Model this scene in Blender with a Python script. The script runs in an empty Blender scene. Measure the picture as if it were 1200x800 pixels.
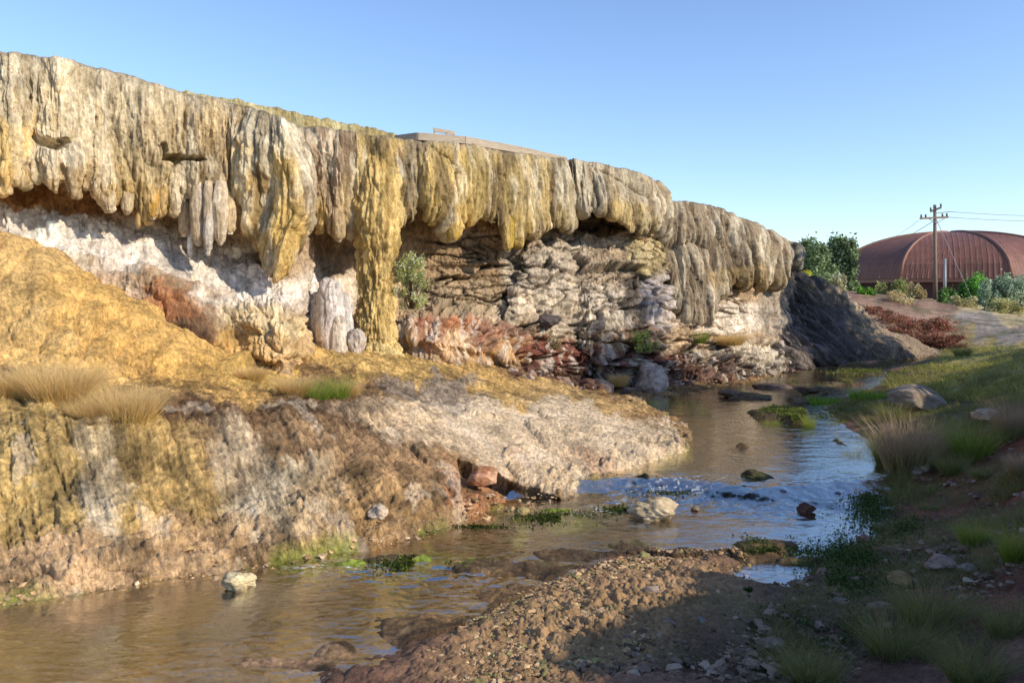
import bpy, math, random
import numpy as np
import time; _T0 = time.time()
np.seterr(over='ignore')
from mathutils import Vector
random.seed(7); RNG = np.random.default_rng(7)
F = 933.0; HZ = 345.0; EYE = 3.0
scene = bpy.context.scene
COLL = scene.collection

# ------------------------------------------------------------------ noise
from concurrent.futures import ThreadPoolExecutor
_POOL = ThreadPoolExecutor(4)
def _par(fn):
    """run an elementwise function on row blocks in parallel"""
    def g(x, y, *a, **k):
        x, y = np.broadcast_arrays(np.asarray(x), np.asarray(y))
        if x.size < 60000: return fn(x, y, *a, **k)
        sh = x.shape; xf = x.reshape(-1); yf = y.reshape(-1); nb = max(4, x.size//60000); cut = np.linspace(0, xf.size, nb+1).astype(int)
        rs = list(_POOL.map(lambda i: fn(xf[cut[i]:cut[i+1]], yf[cut[i]:cut[i+1]], *a, **k), range(nb)))
        if isinstance(rs[0], tuple): return tuple(np.concatenate([r[j] for r in rs]).reshape(sh) for j in range(len(rs[0])))
        return np.concatenate(rs).reshape(sh)
    return g
def _mix(h):
    h = (h ^ (h >> np.uint32(15)))*np.uint32(2246822519); h = (h ^ (h >> np.uint32(13)))*np.uint32(3266489917); return h ^ (h >> np.uint32(16))
def _ux(i): return i.astype(np.int32).view(np.uint32)
def _sd(seed): return np.uint32((int(seed)*974711+12345) & 0xffffffff)
@_par
def vnoise2(x, y, seed=0):
    x0 = np.floor(x); y0 = np.floor(y); fx = (x-x0).astype(np.float32); fy = (y-y0).astype(np.float32)
    fx = fx*fx*(3-2*fx); fy = fy*fy*(3-2*fy)
    hx = _ux(x0)*np.uint32(374761393)+_sd(seed); hy = _ux(y0)*np.uint32(668265263); A1 = np.uint32(374761393); B1 = np.uint32(668265263)
    k = np.float32(2/4294967295.)
    a = _mix(hx+hy)*k; b = _mix(hx+A1+hy)*k; c = _mix(hx+hy+B1)*k; d = _mix(hx+A1+hy+B1)*k
    a = a+(b-a)*fx; c = c+(d-c)*fx
    return a+(c-a)*fy-np.float32(1)
def fbm2(x, y, o=4, seed=0, g=.5):
    s = 0; a = 1; t = 0
    for i in range(o):
        ca, sa = math.cos(i*1.1), math.sin(i*1.1); k = 2.03**i
        s = s + a*vnoise2((x*ca-y*sa)*k+i*17.3, (x*sa+y*ca)*k-i*9.1, seed+i*31); t += a; a *= g
    return s/t*1.5
def afbm2(x, y, o=4, seed=0, g=.5):        # axis aligned: keeps a stretched direction
    s = 0; a = 1; t = 0
    for i in range(o):
        s = s + a*vnoise2(x*2.03**i+i*17.3, y*2.03**i-i*9.1, seed+i*31); t += a; a *= g
    return s/t*1.5
@_par
def vor2(x, y, seed=0, jit=.9):
    """nearest two distances, cell id, offset to the cell seed"""
    x0 = np.floor(x); y0 = np.floor(y); u = (x-x0).astype(np.float32); v = (y-y0).astype(np.float32)
    f1 = np.full(x.shape, 81., np.float32); f2 = f1.copy(); cid = np.zeros(x.shape, np.float32); oy = np.zeros(x.shape, np.float32)
    hx = _ux(x0)*np.uint32(374761393)+_sd(seed); hy = _ux(y0)*np.uint32(668265263); jk = np.float32(jit/2047.); o = np.float32(.5-jit/2)
    for i in (-1, 0, 1):
        for j in (-1, 0, 1):
            h = _mix(hx+np.uint32((i*374761393) & 0xffffffff)+hy+np.uint32((j*668265263) & 0xffffffff))
            dx = u-((h & np.uint32(2047)).astype(np.float32)*jk+o+np.float32(i)); dy = v-(((h >> np.uint32(11)) & np.uint32(2047)).astype(np.float32)*jk+o+np.float32(j))
            d = dx*dx+dy*dy; m = d < f1
            f2 = np.where(m, f1, np.minimum(f2, d)); cid = np.where(m, (h >> np.uint32(22)).astype(np.float32)/1023, cid); oy = np.where(m, dy, oy); f1 = np.where(m, d, f1)
    return np.sqrt(f1), np.sqrt(f2), cid, oy
def sstep(x): x = np.clip(x, 0, 1); return x*x*(3-2*x)
def lobes(s, v, w, h, seed, hang=.35):
    """rounded flowstone folds w wide and h tall with sharp seams; each sags outward toward its lower end. v grows downward"""
    ws = s/w + .45*fbm2(s/w*.7, v/h*.9, 3, seed+5); 
    f1, f2, cid, oy = vor2(ws, v/h+.3*fbm2(s/w*.5, v/h, 2, seed+9), seed)
    b = np.sqrt(np.clip((f2-f1)*1.15, 0, 1))
    return b*(.55+.45*cid)*(1+hang*2*np.clip(oy, -.5, .6))
def bumps(x, y, w, seed):
    f1, f2, cid, _ = vor2(x/w+.3*fbm2(x/w, y/w, 2, seed+3), y/w+.3*fbm2(y/w+7, x/w, 2, seed+4), seed)
    return np.sqrt(np.clip((f2-f1)*1.1, 0, 1))*(.5+.5*cid)
def pchip(x, Y, q):
    x = np.asarray(x, float); Y = np.asarray(Y, float); h = np.diff(x); sh = (-1,)+(1,)*(Y.ndim-1)
    dl = np.diff(Y, axis=0)/h.reshape(sh); m = np.zeros_like(Y)
    a, b = dl[:-1], dl[1:]; ok = a*b > 0
    m[1:-1] = np.where(ok, 2*a*b/np.where(ok, a+b, 1), 0); m[0] = dl[0]; m[-1] = dl[-1]
    i = np.clip(np.searchsorted(x, q)-1, 0, len(x)-2); t = ((q-x[i])/h[i]).reshape(sh); hh = h[i].reshape(sh)
    return (2*t**3-3*t*t+1)*Y[i]+(t**3-2*t*t+t)*hh*m[i]+(-2*t**3+3*t*t)*Y[i+1]+(t**3-t*t)*hh*m[i+1]

# ------------------------------------------------------------------ colour
K = 1.0
def C(h, k=None):
    h = h.lstrip('#'); v = np.array([int(h[i:i+2], 16)/255. for i in (0, 2, 4)])
    v = np.where(v < .04045, v/12.92, ((v+.055)/1.055)**2.4)
    return v*(K if k is None else k)*np.array([.99, 1, 1.06])
def paint(col, px, py, patches, seed=0, warp=24, wscale=34):
    wx = fbm2(px/wscale, py/wscale, 5, seed, .62)*warp; wy = fbm2(px/wscale+50, py/wscale, 5, seed+1, .62)*warp
    x = px+wx; y = py+wy
    for p in patches:
        cx, cy, rx, ry, rot, h, a = p
        c, s = math.cos(math.radians(rot)), math.sin(math.radians(rot))
        dx = (x-cx)*c+(y-cy)*s; dy = -(x-cx)*s+(y-cy)*c
        r = np.sqrt((dx/rx)**2+(dy/ry)**2)
        w = (a*sstep((1.25-r)/.5))[..., None]
        col = col*(1-w)+C(h)*w
    return col

def tone(c, sat, mul=(1, 1, 1)):
    l = (c@np.array([.3, .59, .11]))[..., None]; return (l+(c-l)*sat)*np.array(mul)
# ------------------------------------------------------------------ materials
def surf_mat(name, rough=.9, noise=28., stretch=(1, 1, 1), bump=.5, bdist=.02, var=.35, attr=True, base=(.3, .3, .3), spec=.25, fine=3.2, flute=0):
    m = bpy.data.materials.new(name); m.use_nodes = True; nt = m.node_tree; N = nt.nodes; L = nt.links
    b = N['Principled BSDF']; b.inputs['Specular IOR Level'].default_value = spec
    tc = N.new('ShaderNodeTexCoord'); mp = N.new('ShaderNodeMapping'); mp.inputs['Scale'].default_value = stretch
    L.new(tc.outputs['Object'], mp.inputs['Vector'])
    n1 = N.new('ShaderNodeTexNoise'); n1.inputs['Scale'].default_value = noise; n1.inputs['Detail'].default_value = 8; n1.inputs['Roughness'].default_value = .68
    L.new(mp.outputs[0], n1.inputs['Vector'])
    n2 = N.new('ShaderNodeTexNoise'); n2.inputs['Scale'].default_value = noise/9; n2.inputs['Detail'].default_value = 6; n2.inputs['Roughness'].default_value = .6
    L.new(mp.outputs[0], n2.inputs['Vector'])
    if attr:
        a = N.new('ShaderNodeAttribute'); a.attribute_name = 'Col'; src = a.outputs['Color']
    else:
        a = N.new('ShaderNodeRGB'); a.outputs[0].default_value = (*base, 1); src = a.outputs[0]
    r1 = N.new('ShaderNodeMapRange'); r1.inputs[1].default_value = .3; r1.inputs[2].default_value = .7; r1.inputs[3].default_value = 1-var; r1.inputs[4].default_value = 1+var
    L.new(n1.outputs['Fac'], r1.inputs[0])
    r2 = N.new('ShaderNodeMapRange'); r2.inputs[1].default_value = .3; r2.inputs[2].default_value = .7; r2.inputs[3].default_value = 1-var*.7; r2.inputs[4].default_value = 1+var*.7
    L.new(n2.outputs['Fac'], r2.inputs[0])
    mm = N.new('ShaderNodeMath'); mm.operation = 'MULTIPLY'; L.new(r1.outputs[0], mm.inputs[0]); L.new(r2.outputs[0], mm.inputs[1])
    mx = N.new('ShaderNodeVectorMath'); mx.operation = 'SCALE'; L.new(src, mx.inputs[0]); L.new(mm.outputs[0], mx.inputs['Scale'])
    L.new(mx.outputs[0], b.inputs['Base Color'])
    if attr:
        rr = N.new('ShaderNodeMapRange'); rr.inputs[1].default_value = 0; rr.inputs[2].default_value = 1; rr.inputs[3].default_value = .28; rr.inputs[4].default_value = rough
        L.new(a.outputs['Alpha'], rr.inputs[0]); L.new(rr.outputs[0], b.inputs['Roughness'])
    else: b.inputs['Roughness'].default_value = rough
    n3 = N.new('ShaderNodeTexNoise'); n3.inputs['Scale'].default_value = noise*fine; n3.inputs['Detail'].default_value = 5; n3.inputs['Roughness'].default_value = .7
    L.new(mp.outputs[0], n3.inputs['Vector'])
    ad = N.new('ShaderNodeMath'); ad.operation = 'MULTIPLY_ADD'; ad.inputs[1].default_value = .35; L.new(n3.outputs['Fac'], ad.inputs[0]); L.new(n1.outputs['Fac'], ad.inputs[2])
    if flute:
        m2 = N.new('ShaderNodeMapping'); m2.inputs['Scale'].default_value = (1, 1, .16); L.new(tc.outputs['Object'], m2.inputs['Vector'])
        nf = N.new('ShaderNodeTexNoise'); nf.noise_type = 'RIDGED_MULTIFRACTAL'; nf.inputs['Scale'].default_value = 7; nf.inputs['Detail'].default_value = 5; nf.inputs['Roughness'].default_value = .55; nf.inputs['Distortion'].default_value = .25
        L.new(m2.outputs[0], nf.inputs['Vector'])
        fm_ = N.new('ShaderNodeMapRange'); fm_.inputs[1].default_value = .15; fm_.inputs[2].default_value = 1.1; fm_.inputs[3].default_value = 1.22; fm_.inputs[4].default_value = .62; L.new(nf.outputs['Fac'], fm_.inputs[0])
        m3 = N.new('ShaderNodeVectorMath'); m3.operation = 'SCALE'; L.new(mx.outputs[0], m3.inputs[0]); L.new(fm_.outputs[0], m3.inputs['Scale']); L.new(m3.outputs[0], b.inputs['Base Color'])  # groove shade put into the base colour, matching the bump
        ad2 = N.new('ShaderNodeMath'); ad2.operation = 'MULTIPLY_ADD'; ad2.inputs[1].default_value = -flute; L.new(nf.outputs['Fac'], ad2.inputs[0]); L.new(ad.outputs[0], ad2.inputs[2]); ad = ad2
    bp = N.new('ShaderNodeBump'); bp.inputs['Strength'].default_value = bump; bp.inputs['Distance'].default_value = bdist
    L.new(ad.outputs[0], bp.inputs['Height']); L.new(bp.outputs[0], b.inputs['Normal'])
    return m
def leaf_mat(name, trans=.35, rough=.6):
    m = bpy.data.materials.new(name); m.use_nodes = True; nt = m.node_tree; N = nt.nodes; L = nt.links
    b = N['Principled BSDF']; b.inputs['Roughness'].default_value = rough; b.inputs['Specular IOR Level'].default_value = .25
    a = N.new('ShaderNodeAttribute'); a.attribute_name = 'Col'
    n = N.new('ShaderNodeTexNoise'); n.inputs['Scale'].default_value = 9; tc = N.new('ShaderNodeTexCoord'); L.new(tc.outputs['Object'], n.inputs['Vector'])
    r = N.new('ShaderNodeMapRange'); r.inputs[3].default_value = .7; r.inputs[4].default_value = 1.3; L.new(n.outputs['Fac'], r.inputs[0])
    mx = N.new('ShaderNodeVectorMath'); mx.operation = 'SCALE'; L.new(a.outputs['Color'], mx.inputs[0]); L.new(r.outputs[0], mx.inputs['Scale'])
    L.new(mx.outputs[0], b.inputs['Base Color'])
    t = N.new('ShaderNodeBsdfTranslucent'); L.new(mx.outputs[0], t.inputs['Color'])
    ms = N.new('ShaderNodeMixShader'); ms.inputs[0].default_value = trans
    L.new(b.outputs[0], ms.inputs[1]); L.new(t.outputs[0], ms.inputs[2]); L.new(ms.outputs[0], N['Material Output'].inputs['Surface'])
    return m
M = {
 'cliff': surf_mat('travertine', .88, 15, (1, 1, .5), 1.0, .09, .46, flute=.6),
 'bank': surf_mat('crusted_travertine', .9, 17, (1, 1, .8), 1.0, .09, .58),
 'ground': surf_mat('soil_and_mud', .92, 22, (1, 1, 1), .9, .04, .42),
 'rock': surf_mat('weathered_rock', .9, 9, (1, 1, 1), .7, .03, .35),
 'clod': surf_mat('mud_clod', .92, 40, (1, 1, 1), .6, .01, .3),
 'leaf': leaf_mat('foliage'), 'grass': leaf_mat('grass_blades', .4, .55),
 'bark': surf_mat('bark', .9, 12, (1, 1, .3), .6, .02, .3, False, (.12, .085, .06)),
}

# ------------------------------------------------------------------ objects
def tag(o, label=None, cat=None, group=None, kind=None):
    if label: o['label'] = label
    if cat: o['category'] = cat
    if group: o['group'] = group
    if kind: o['kind'] = kind
    return o
def empty(name, loc, label, cat, group=None):
    o = bpy.data.objects.new(name, None); COLL.objects.link(o); o.location = loc; o.empty_display_size = .2
    return tag(o, label, cat, group)
def obj(name, me, parent=None, loc=None, mat=None):
    o = bpy.data.objects.new(name, me); COLL.objects.link(o)
    if mat: me.materials.append(mat)
    if loc is not None: o.location = loc
    if parent is not None:
        o.parent = parent
    return o
def mesh_np(name, V, Fc, col=None, smooth=True):
    V = np.asarray(V, np.float32).reshape(-1, 3); Fc = np.asarray(Fc, np.int32); k = Fc.shape[1]
    me = bpy.data.meshes.new(name); me.vertices.add(len(V)); me.vertices.foreach_set('co', V.ravel())
    me.loops.add(Fc.size); me.loops.foreach_set('vertex_index', Fc.ravel())
    me.polygons.add(len(Fc)); me.polygons.foreach_set('loop_start', np.arange(0, Fc.size, k, dtype=np.int32))
    me.polygons.foreach_set('use_smooth', np.full(len(Fc), smooth))
    if col is not None:
        c = np.asarray(col, np.float32).reshape(len(V), -1)
        if c.shape[1] == 3: c = np.concatenate([c, np.ones((len(V), 1), np.float32)], 1)
        a = me.color_attributes.new('Col', 'FLOAT_COLOR', 'POINT'); a.data.foreach_set('color', c.ravel())
    me.update(calc_edges=True); return me
def grid_faces(nu, nv, mask=None, flip=False):
    i = np.arange(nu*nv).reshape(nu, nv)
    q = np.stack([i[:-1, :-1], i[1:, :-1], i[1:, 1:], i[:-1, 1:]], -1)
    if flip: q = q[..., ::-1]
    if mask is not None: q = q[mask]
    return q.reshape(-1, 4)
def compact(V, Fc, col):
    u, inv = np.unique(Fc.ravel(), return_inverse=True)
    return V.reshape(-1, 3)[u], inv.reshape(Fc.shape), col.reshape(-1, col.shape[-1])[u]
def gnormal(P):
    a = np.gradient(P, axis=0); b = np.gradient(P, axis=1); n = np.cross(a, b)
    return n/np.maximum(np.linalg.norm(n, axis=-1, keepdims=True), 1e-9)
def W(px, py, Y): return np.array([(px-600)/F*Y, Y, EYE+(HZ-py)/F*Y])
def proj(P): return 600+F*P[..., 0]/P[..., 1], HZ-F*(P[..., 2]-EYE)/P[..., 1]

# ------------------------------------------------------------------ terrain function
shore = [(-420,800),(-150,745),(0,712),(100,700),(200,683),(300,668),(400,652),(455,643),(500,628),(570,607),(640,590),(700,572),(740,562),(775,553),(806,542),(818,531),
 (824,518),(812,503),(800,494),(765,486),(760,476),(810,470),(850,464),(885,455),(930,447),(960,440),(1010,432),(1060,424),(1090,421),
 (1095,424),(1062,431),(1035,439),(1030,450),(1000,456),(980,463),(955,472),(935,485),(948,500),(972,516),(1000,540),(1022,560),(1042,590),(1034,612),(1010,634),(975,655),
 (945,672),(915,690),(880,692),(862,682),(872,662),(850,652),(800,655),(755,650),(700,652),(640,680),(590,704),(520,742),(450,768),(385,792),(330,850),(200,1000),(-420,1500)]
SH = np.array([W(x, y, EYE*F/(y-HZ))[:2] for x, y in shore])
@_par
def sdf(X, Y):
    d = np.full(X.shape, 1e9); inside = np.zeros(X.shape, bool); n = len(SH)
    for i in range(n):
        a = SH[i]; b = SH[(i+1) % n]; e = b-a; wx = X-a[0]; wy = Y-a[1]
        t = np.clip((wx*e[0]+wy*e[1])/(e@e), 0, 1); d = np.minimum(d, np.hypot(wx-e[0]*t, wy-e[1]*t))
        c = (a[1] <= Y) != (b[1] <= Y)
        if abs(b[1]-a[1]) > 1e-12:
            xi = a[0]+(Y-a[1])/(b[1]-a[1])*e[0]; inside ^= c & (X < xi)
    return np.where(inside, -d, d)
ctrl = [ # px, py, Y  on the land
 (-300,690,7.6),(-300,520,9.4),(-300,400,12),(-300,230,14),
 (0,640,8.3),(0,560,8.9),(0,490,9.7),(0,445,10.8),(0,425,11.6),(0,350,12.4),(0,285,13.6),(0,275,16),
 (60,420,11.8),(60,360,12.4),(60,312,13.6),(100,600,8.7),(100,520,9.4),(100,470,10.5),(130,425,12.3),(130,380,12.9),(135,348,13.9),
 (200,600,9.1),(200,520,9.9),(200,470,10.9),(200,430,12.8),(205,402,13.3),(205,387,14.2),(205,400,15.6),
 (280,455,12.2),(280,437,14),(285,428,14.8),(300,600,9.5),(300,530,10.4),(300,480,11.5),(340,445,15),
 (400,590,9.9),(400,520,11.2),(400,470,13),(400,430,16),(440,402,18.8),(500,560,11.1),(500,500,12.9),(500,455,15.5),(500,420,19),(500,405,20.5),
 (560,560,11.8),(600,575,11.7),(600,520,13.1),(600,480,15.3),(600,450,18.3),(600,430,21.3),(680,545,13.1),(680,500,15.4),(680,470,18.5),(680,452,22.5),
 (750,530,13.8),(750,500,16.6),(750,474,20.5),(790,520,15),(800,455,24.5),(860,450,26),(920,440,29),(960,430,32),(1000,420,35),
 (1100,600,10.7),(1150,600,10),(1190,560,10.2),(1150,540,12),(1190,480,13.6),(1060,560,12.3),(1060,520,15),(1020,500,17),(1100,480,17.5),(1190,440,19),(1000,470,21),
 (1060,455,24),(1130,445,22),(1100,425,30),(1190,412,27),(1050,418,37),(1100,405,40),(1190,395,38),(1150,380,44),(1060,370,46),(1110,365,48),(1020,345,52),(1190,368,52),(1100,352,60),(1190,352,70),
 (700,760,6.56),(800,700,7.55),(800,780,6.1),(900,720,7.0),(900,790,6.0),(1000,690,7.6),(1000,780,6.3),(1080,700,7.4),(1190,700,6.7),(1190,790,5.5),(1190,620,8.5),(1060,640,8.9),(500,790,6.25),(600,720,7.3),
]
cp = [W(*c) for c in ctrl]
cp += [np.array(c, float) for c in [(0,0,1.45),(-3,1,.9),(3,1,1.5),(0,-6,2.2),(-8,-4,.8),(8,2,2.0),(0,3.2,.75),(3,3.4,.75),(-2,4,.1),(-6,3,.2),(-60,60,2),(-120,10,2),(-60,-20,2),(60,60,2.4),(50,30,2.2),(30,20,2.2),(60,0,2.4),(20,-20,2.5),
   (20,110,2.3),(60,110,2.3),(100,100,2.4),(0,120,2.3),(-60,140,2.3),(0,300,2.4),(200,300,2.5),(-200,300,2.4),(0,60,2.2),(-15,35,2),(-30,25,2),(-5,30,1.6),(5,40,1.8),(14,45,1.8)]]
cp = np.array(cp); n_ = len(cp)
def _U(r2): return np.where(r2 > 1e-12, .5*r2*np.log(np.maximum(r2, 1e-12)), 0)
_A = np.zeros((n_+3, n_+3)); _r2 = ((cp[:, None, :2]-cp[None, :, :2])**2).sum(-1); _A[:n_, :n_] = _U(_r2)+np.eye(n_)*.02
_A[:n_, n_] = 1; _A[:n_, n_+1:] = cp[:, :2]; _A[n_, :n_] = 1; _A[n_+1:, :n_] = cp[:, :2].T
_w = np.linalg.solve(_A, np.concatenate([cp[:, 2], [0, 0, 0]]))
@_par
def tps(X, Y):
    s = _w[n_]+_w[n_+1]*X+_w[n_+2]*Y
    for i in range(n_): s = s+_w[i]*_U((X-cp[i, 0])**2+(Y-cp[i, 1])**2)
    return s
def _bar(px, py, wpx, hpx, rot=0, h=.02):   # small mud spits, sized from the photograph
    a = W(px, py, EYE*F/(py-HZ)); Yd = a[1]; return (a[0], Yd, wpx/2/F*Yd, hpx/2*Yd*Yd/(EYE*F), math.radians(rot), h+(.05 if py < 520 else .028))
BARS = [_bar(520,745,150,44,-25,.012), _bar(625,668,140,22,-12,.008), _bar(330,778,160,22,-5,.0), _bar(915,494,90,24,0,.19), _bar(880,470,80,10,0,.15), _bar(1015,474,110,24,0,.14), _bar(965,478,90,18,0,.15), _bar(1010,442,90,8,0,.13), _bar(940,458,90,7,0,.12), _bar(880,472,60,6,0,.12), _bar(1000,500,80,16,0,.15), _bar(990,455,60,6,0,.14),
  _bar(890,652,110,14,8,.045), _bar(900,640,70,8,0,.03), _bar(800,652,120,16,0,.03), _bar(570,665,110,22,-15,.015), _bar(660,650,90,14,0,.01), _bar(500,735,160,30,-12,.02), _bar(600,700,110,30,-10,.012), _bar(390,765,60,26,20,.03), _bar(940,660,60,8,0,.03),
  _bar(420,660,60,10,0,.0), _bar(480,655,80,10,0,.005), _bar(650,598,70,8,0,-.02), _bar(740,640,60,10,0,.0), _bar(1000,528,50,22,10,.13)]
def terrain(X, Y):
    d = sdf(X, Y)+.10*fbm2(X*1.3, Y*1.3, 4, 3)+.03*fbm2(X*6, Y*6, 2, 4)
    H = tps(X, Y); far = sstep((np.hypot(X, Y)-70)/50); H = H*(1-far)+2.35*far
    H = np.maximum(H, .05)
    hill = sstep((X-.68*np.maximum(Y, 0)-1.0)/5)*sstep((37-Y)/9)*sstep((Y+14)/8)
    H = H+2.4*hill*(1+.25*fbm2(X*.25, Y*.25, 3, 8)+.35*fbm2(X*.9, Y*.9, 4, 10))  # unseen rise at the right, shaped for the shade it throws
    pp = 600+F*X/np.maximum(Y, 1); land = np.minimum(H, .02+d*(1.6-1.0*sstep((pp-500)/60)*sstep((860-pp)/40)*sstep((18-Y)/3)*sstep((Y-9.5)/1)))*sstep(d/.35)
    bed = -.15*sstep(-d/.7)-.02
    bed = bed+.055*fbm2(X*1.1, Y*2.0, 3, 12)*sstep(-d/.5)
    for bx0, by0, rx, ry, rot, hh in BARS:
        c, s = math.cos(rot), math.sin(rot); dx = (X-bx0)*c+(Y-by0)*s; dy = -(X-bx0)*s+(Y-by0)*c
        q = np.sqrt((dx/rx)**2+(dy/ry)**2)+.35*fbm2(X*2.2, Y*2.2, 4, 15)
        w_ = sstep((1.5-q)/1.1); bed = np.maximum(bed, bed*(1-w_)+hh*w_)
    z = np.where(d > 0, land, bed)
    return z, d, H
def ground_at(px, py, y0=4.5, y1=140):
    Ys = np.exp(np.linspace(math.log(y0), math.log(y1), 900)); X = (px-600)/F*Ys; zr = EYE+(HZ-py)/F*Ys
    z = terrain(X, Ys)[0]; k = np.argmax(zr <= z)
    return np.array([X[k], Ys[k], z[k]])

# ground sheet: angular columns, rows spaced by how they foreshorten
th = np.concatenate([np.linspace(-85, -36, 90)[:-1], np.linspace(-36, 35, 1120), np.linspace(35, 88, 110)[1:]])*math.pi/180
t_px = np.tan(th[89:89+1120]); 
rowsY = np.concatenate([np.linspace(.6, 5., 24)[:-1], 2799/np.linspace(2799/5., 2799/12.5, 620)[:-1], 2799/np.linspace(2799/12.5, 2799/50, 330)[:-1], 2799/np.linspace(2799/50, 2799/700, 60)])
TH, RY = np.meshgrid(th, rowsY, indexing='ij')
den = np.maximum(np.cos(TH), np.cos(math.radians(40)))        # straight rows inside the view, arcs beyond it
GX = RY*np.sin(TH)/den; GY = RY*np.cos(TH)/den
GZ, GD, GH = terrain(GX, GY)
P = np.stack([GX, GY, GZ], -1)
gpx, gpy = proj(np.stack([GX, GY, GZ], -1))
left = np.where(GD > -.2, 1, 0)*(GX < np.interp(GY, [0, 7, 9, 12, 14, 16, 20, 25, 31, 40], [-6, -2, -1, 1.5, 3.2, 3.6, 4.2, 7, 11, 12]))*(GY < 40)
lw = sstep(GD/.25)*left
# flow coordinates on the left bank: s runs along the shore, GD up the slope
s_ = GX*.78+GY*.62
slopeZ = GZ
SV = -GD-GZ*1.1; drape = lobes(s_, SV, .17, 2.2, 21)*.075+lobes(s_, SV, .06, 1.0, 23)*.04+.02*np.abs(fbm2(s_*7, SV*7, 3, 24))+lobes(s_, SV, .75, 2.2, 25)*.16
wd = sstep((560-gpx)/160)*sstep((GD-.35)/.4)*sstep((gpy-455)/40)
low = sstep((1.2-GD)/.8)
foot = bumps(s_, SV*1.6, .45, 31)*.14*sstep((420-gpx)/80)*low+bumps(s_, SV*1.2, .12, 32)*.045*low+.05*low*fbm2(s_*8, SV*8, 4, 33)
crag = .09*fbm2(GX*1.6, GY*1.6, 5, 41)+.05*np.abs(fbm2(s_*4, SV*5, 5, 42))+.02*fbm2(GX*16, GY*16, 3, 43)
# layered pale shelf: thin overlapping sheets running diagonally
q = (GX*.42+GY*.91)+.35*fbm2(GX*.7, GY*.7, 3, 44)
st = q/.36; fr = st-np.floor(st); shelfstep = (np.where(fr < .9, fr/.9, (1-fr)/.1))*.15*(.25+.75*(fbm2(GX*.5, GY*.5, 3, 46) > -.1))
wshelf = np.exp(-(((gpx-640)/170)**2+((gpy-520)/55)**2)**2)
yel = sstep((440-gpy)/12)*sstep((330-gpx)/30)
dz = lw*(.022*bumps(s_, SV, .055, 26)*(1-.7*wshelf)+wd*drape+foot+crag*(1-.85*wshelf)*(1-.6*yel)+wshelf*shelfstep+yel*(lobes(GX*.9+GY*.2, -GZ*1.3-GX*.2, .46, .9, 51)*.21+bumps(GX, GY+GZ, .13, 52)*.05+.03*fbm2(GX*5, GZ*8, 3, 53)))
barm = np.exp(-(((gpx-690)/190)**2+((gpy-(735-(gpx-690)*.30))/62)**2)**2)*sstep((GD+.15)/.2)*(1-left)
rough_r = (1-left)*sstep((GD+.05)/.25)*sstep((60-GY)/30)
dz = dz+barm*(bumps(GX, GY, .17, 61)*.07+.05*np.abs(fbm2(GX*9, GY*9, 4, 68))+bumps(GX, GY, .05, 62)*.03-.03)+rough_r*(.05*fbm2(GX*1.8, GY*1.8, 5, 63)+bumps(GX, GY, .16, 64)*.035*sstep((14-GY)/5)+.018*fbm2(GX*9, GY*9, 3, 65))
def crack(pts, wid, dep):          # a fissure under a lifted sheet of crust
    best = np.full(GX.shape, 1e9)
    for (x0, y0), (x1, y1) in zip(pts[:-1], pts[1:]):
        ex, ey = x1-x0, y1-y0; t = np.clip(((gpx-x0)*ex+(gpy-y0)*ey)/(ex*ex+ey*ey), 0, 1); best = np.minimum(best, np.hypot(gpx-x0-ex*t, gpy-y0-ey*t))
    return -dep*sstep((wid-best-1.5*fbm2(gpx/14, gpy/8, 3, 48))/2.5)*left
dz = dz+crack([(655,505),(700,515),(740,522),(790,520)], 2, .10)+crack([(560,505),(640,520),(700,540)], 1.6, .07)+crack([(478,525),(500,548),(530,556)], 4, .15)
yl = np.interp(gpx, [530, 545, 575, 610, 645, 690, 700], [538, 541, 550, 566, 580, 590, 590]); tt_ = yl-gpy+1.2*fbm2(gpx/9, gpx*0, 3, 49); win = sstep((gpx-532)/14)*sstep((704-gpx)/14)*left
dz = dz-.24*win*sstep(-tt_/2+.5)*np.exp(-np.clip(-tt_, 0, None)/38)-.22*win*np.exp(-((tt_+3)/2.6)**2)
YOFF = -.16*win*sstep(tt_/1.6)*np.exp(-np.clip(tt_, 0, None)/14)
SH_ = wshelf*left
dam = np.exp(-((GY-(12.25+.25*np.sin(GX*1.3)+.3*fbm2(GX*.8, GX*.1, 2, 70)))/.16)**2)*sstep((GX-1.6)/.5)*sstep((5.6-GX)/1)
dz = dz+(GD < 0.05)*(.022*fbm2(GX*5, GY*6, 4, 66)+.02*bumps(GX, GY*1.4, .13, 94)+dam*(.20+.16*fbm2(GX*3.5, GY*5, 5, 67)))
n = gnormal(P); n = np.where(n[..., 2:3] < 0, -n, n)
P = P+n*dz[..., None]; P[..., 1] += YOFF
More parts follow.
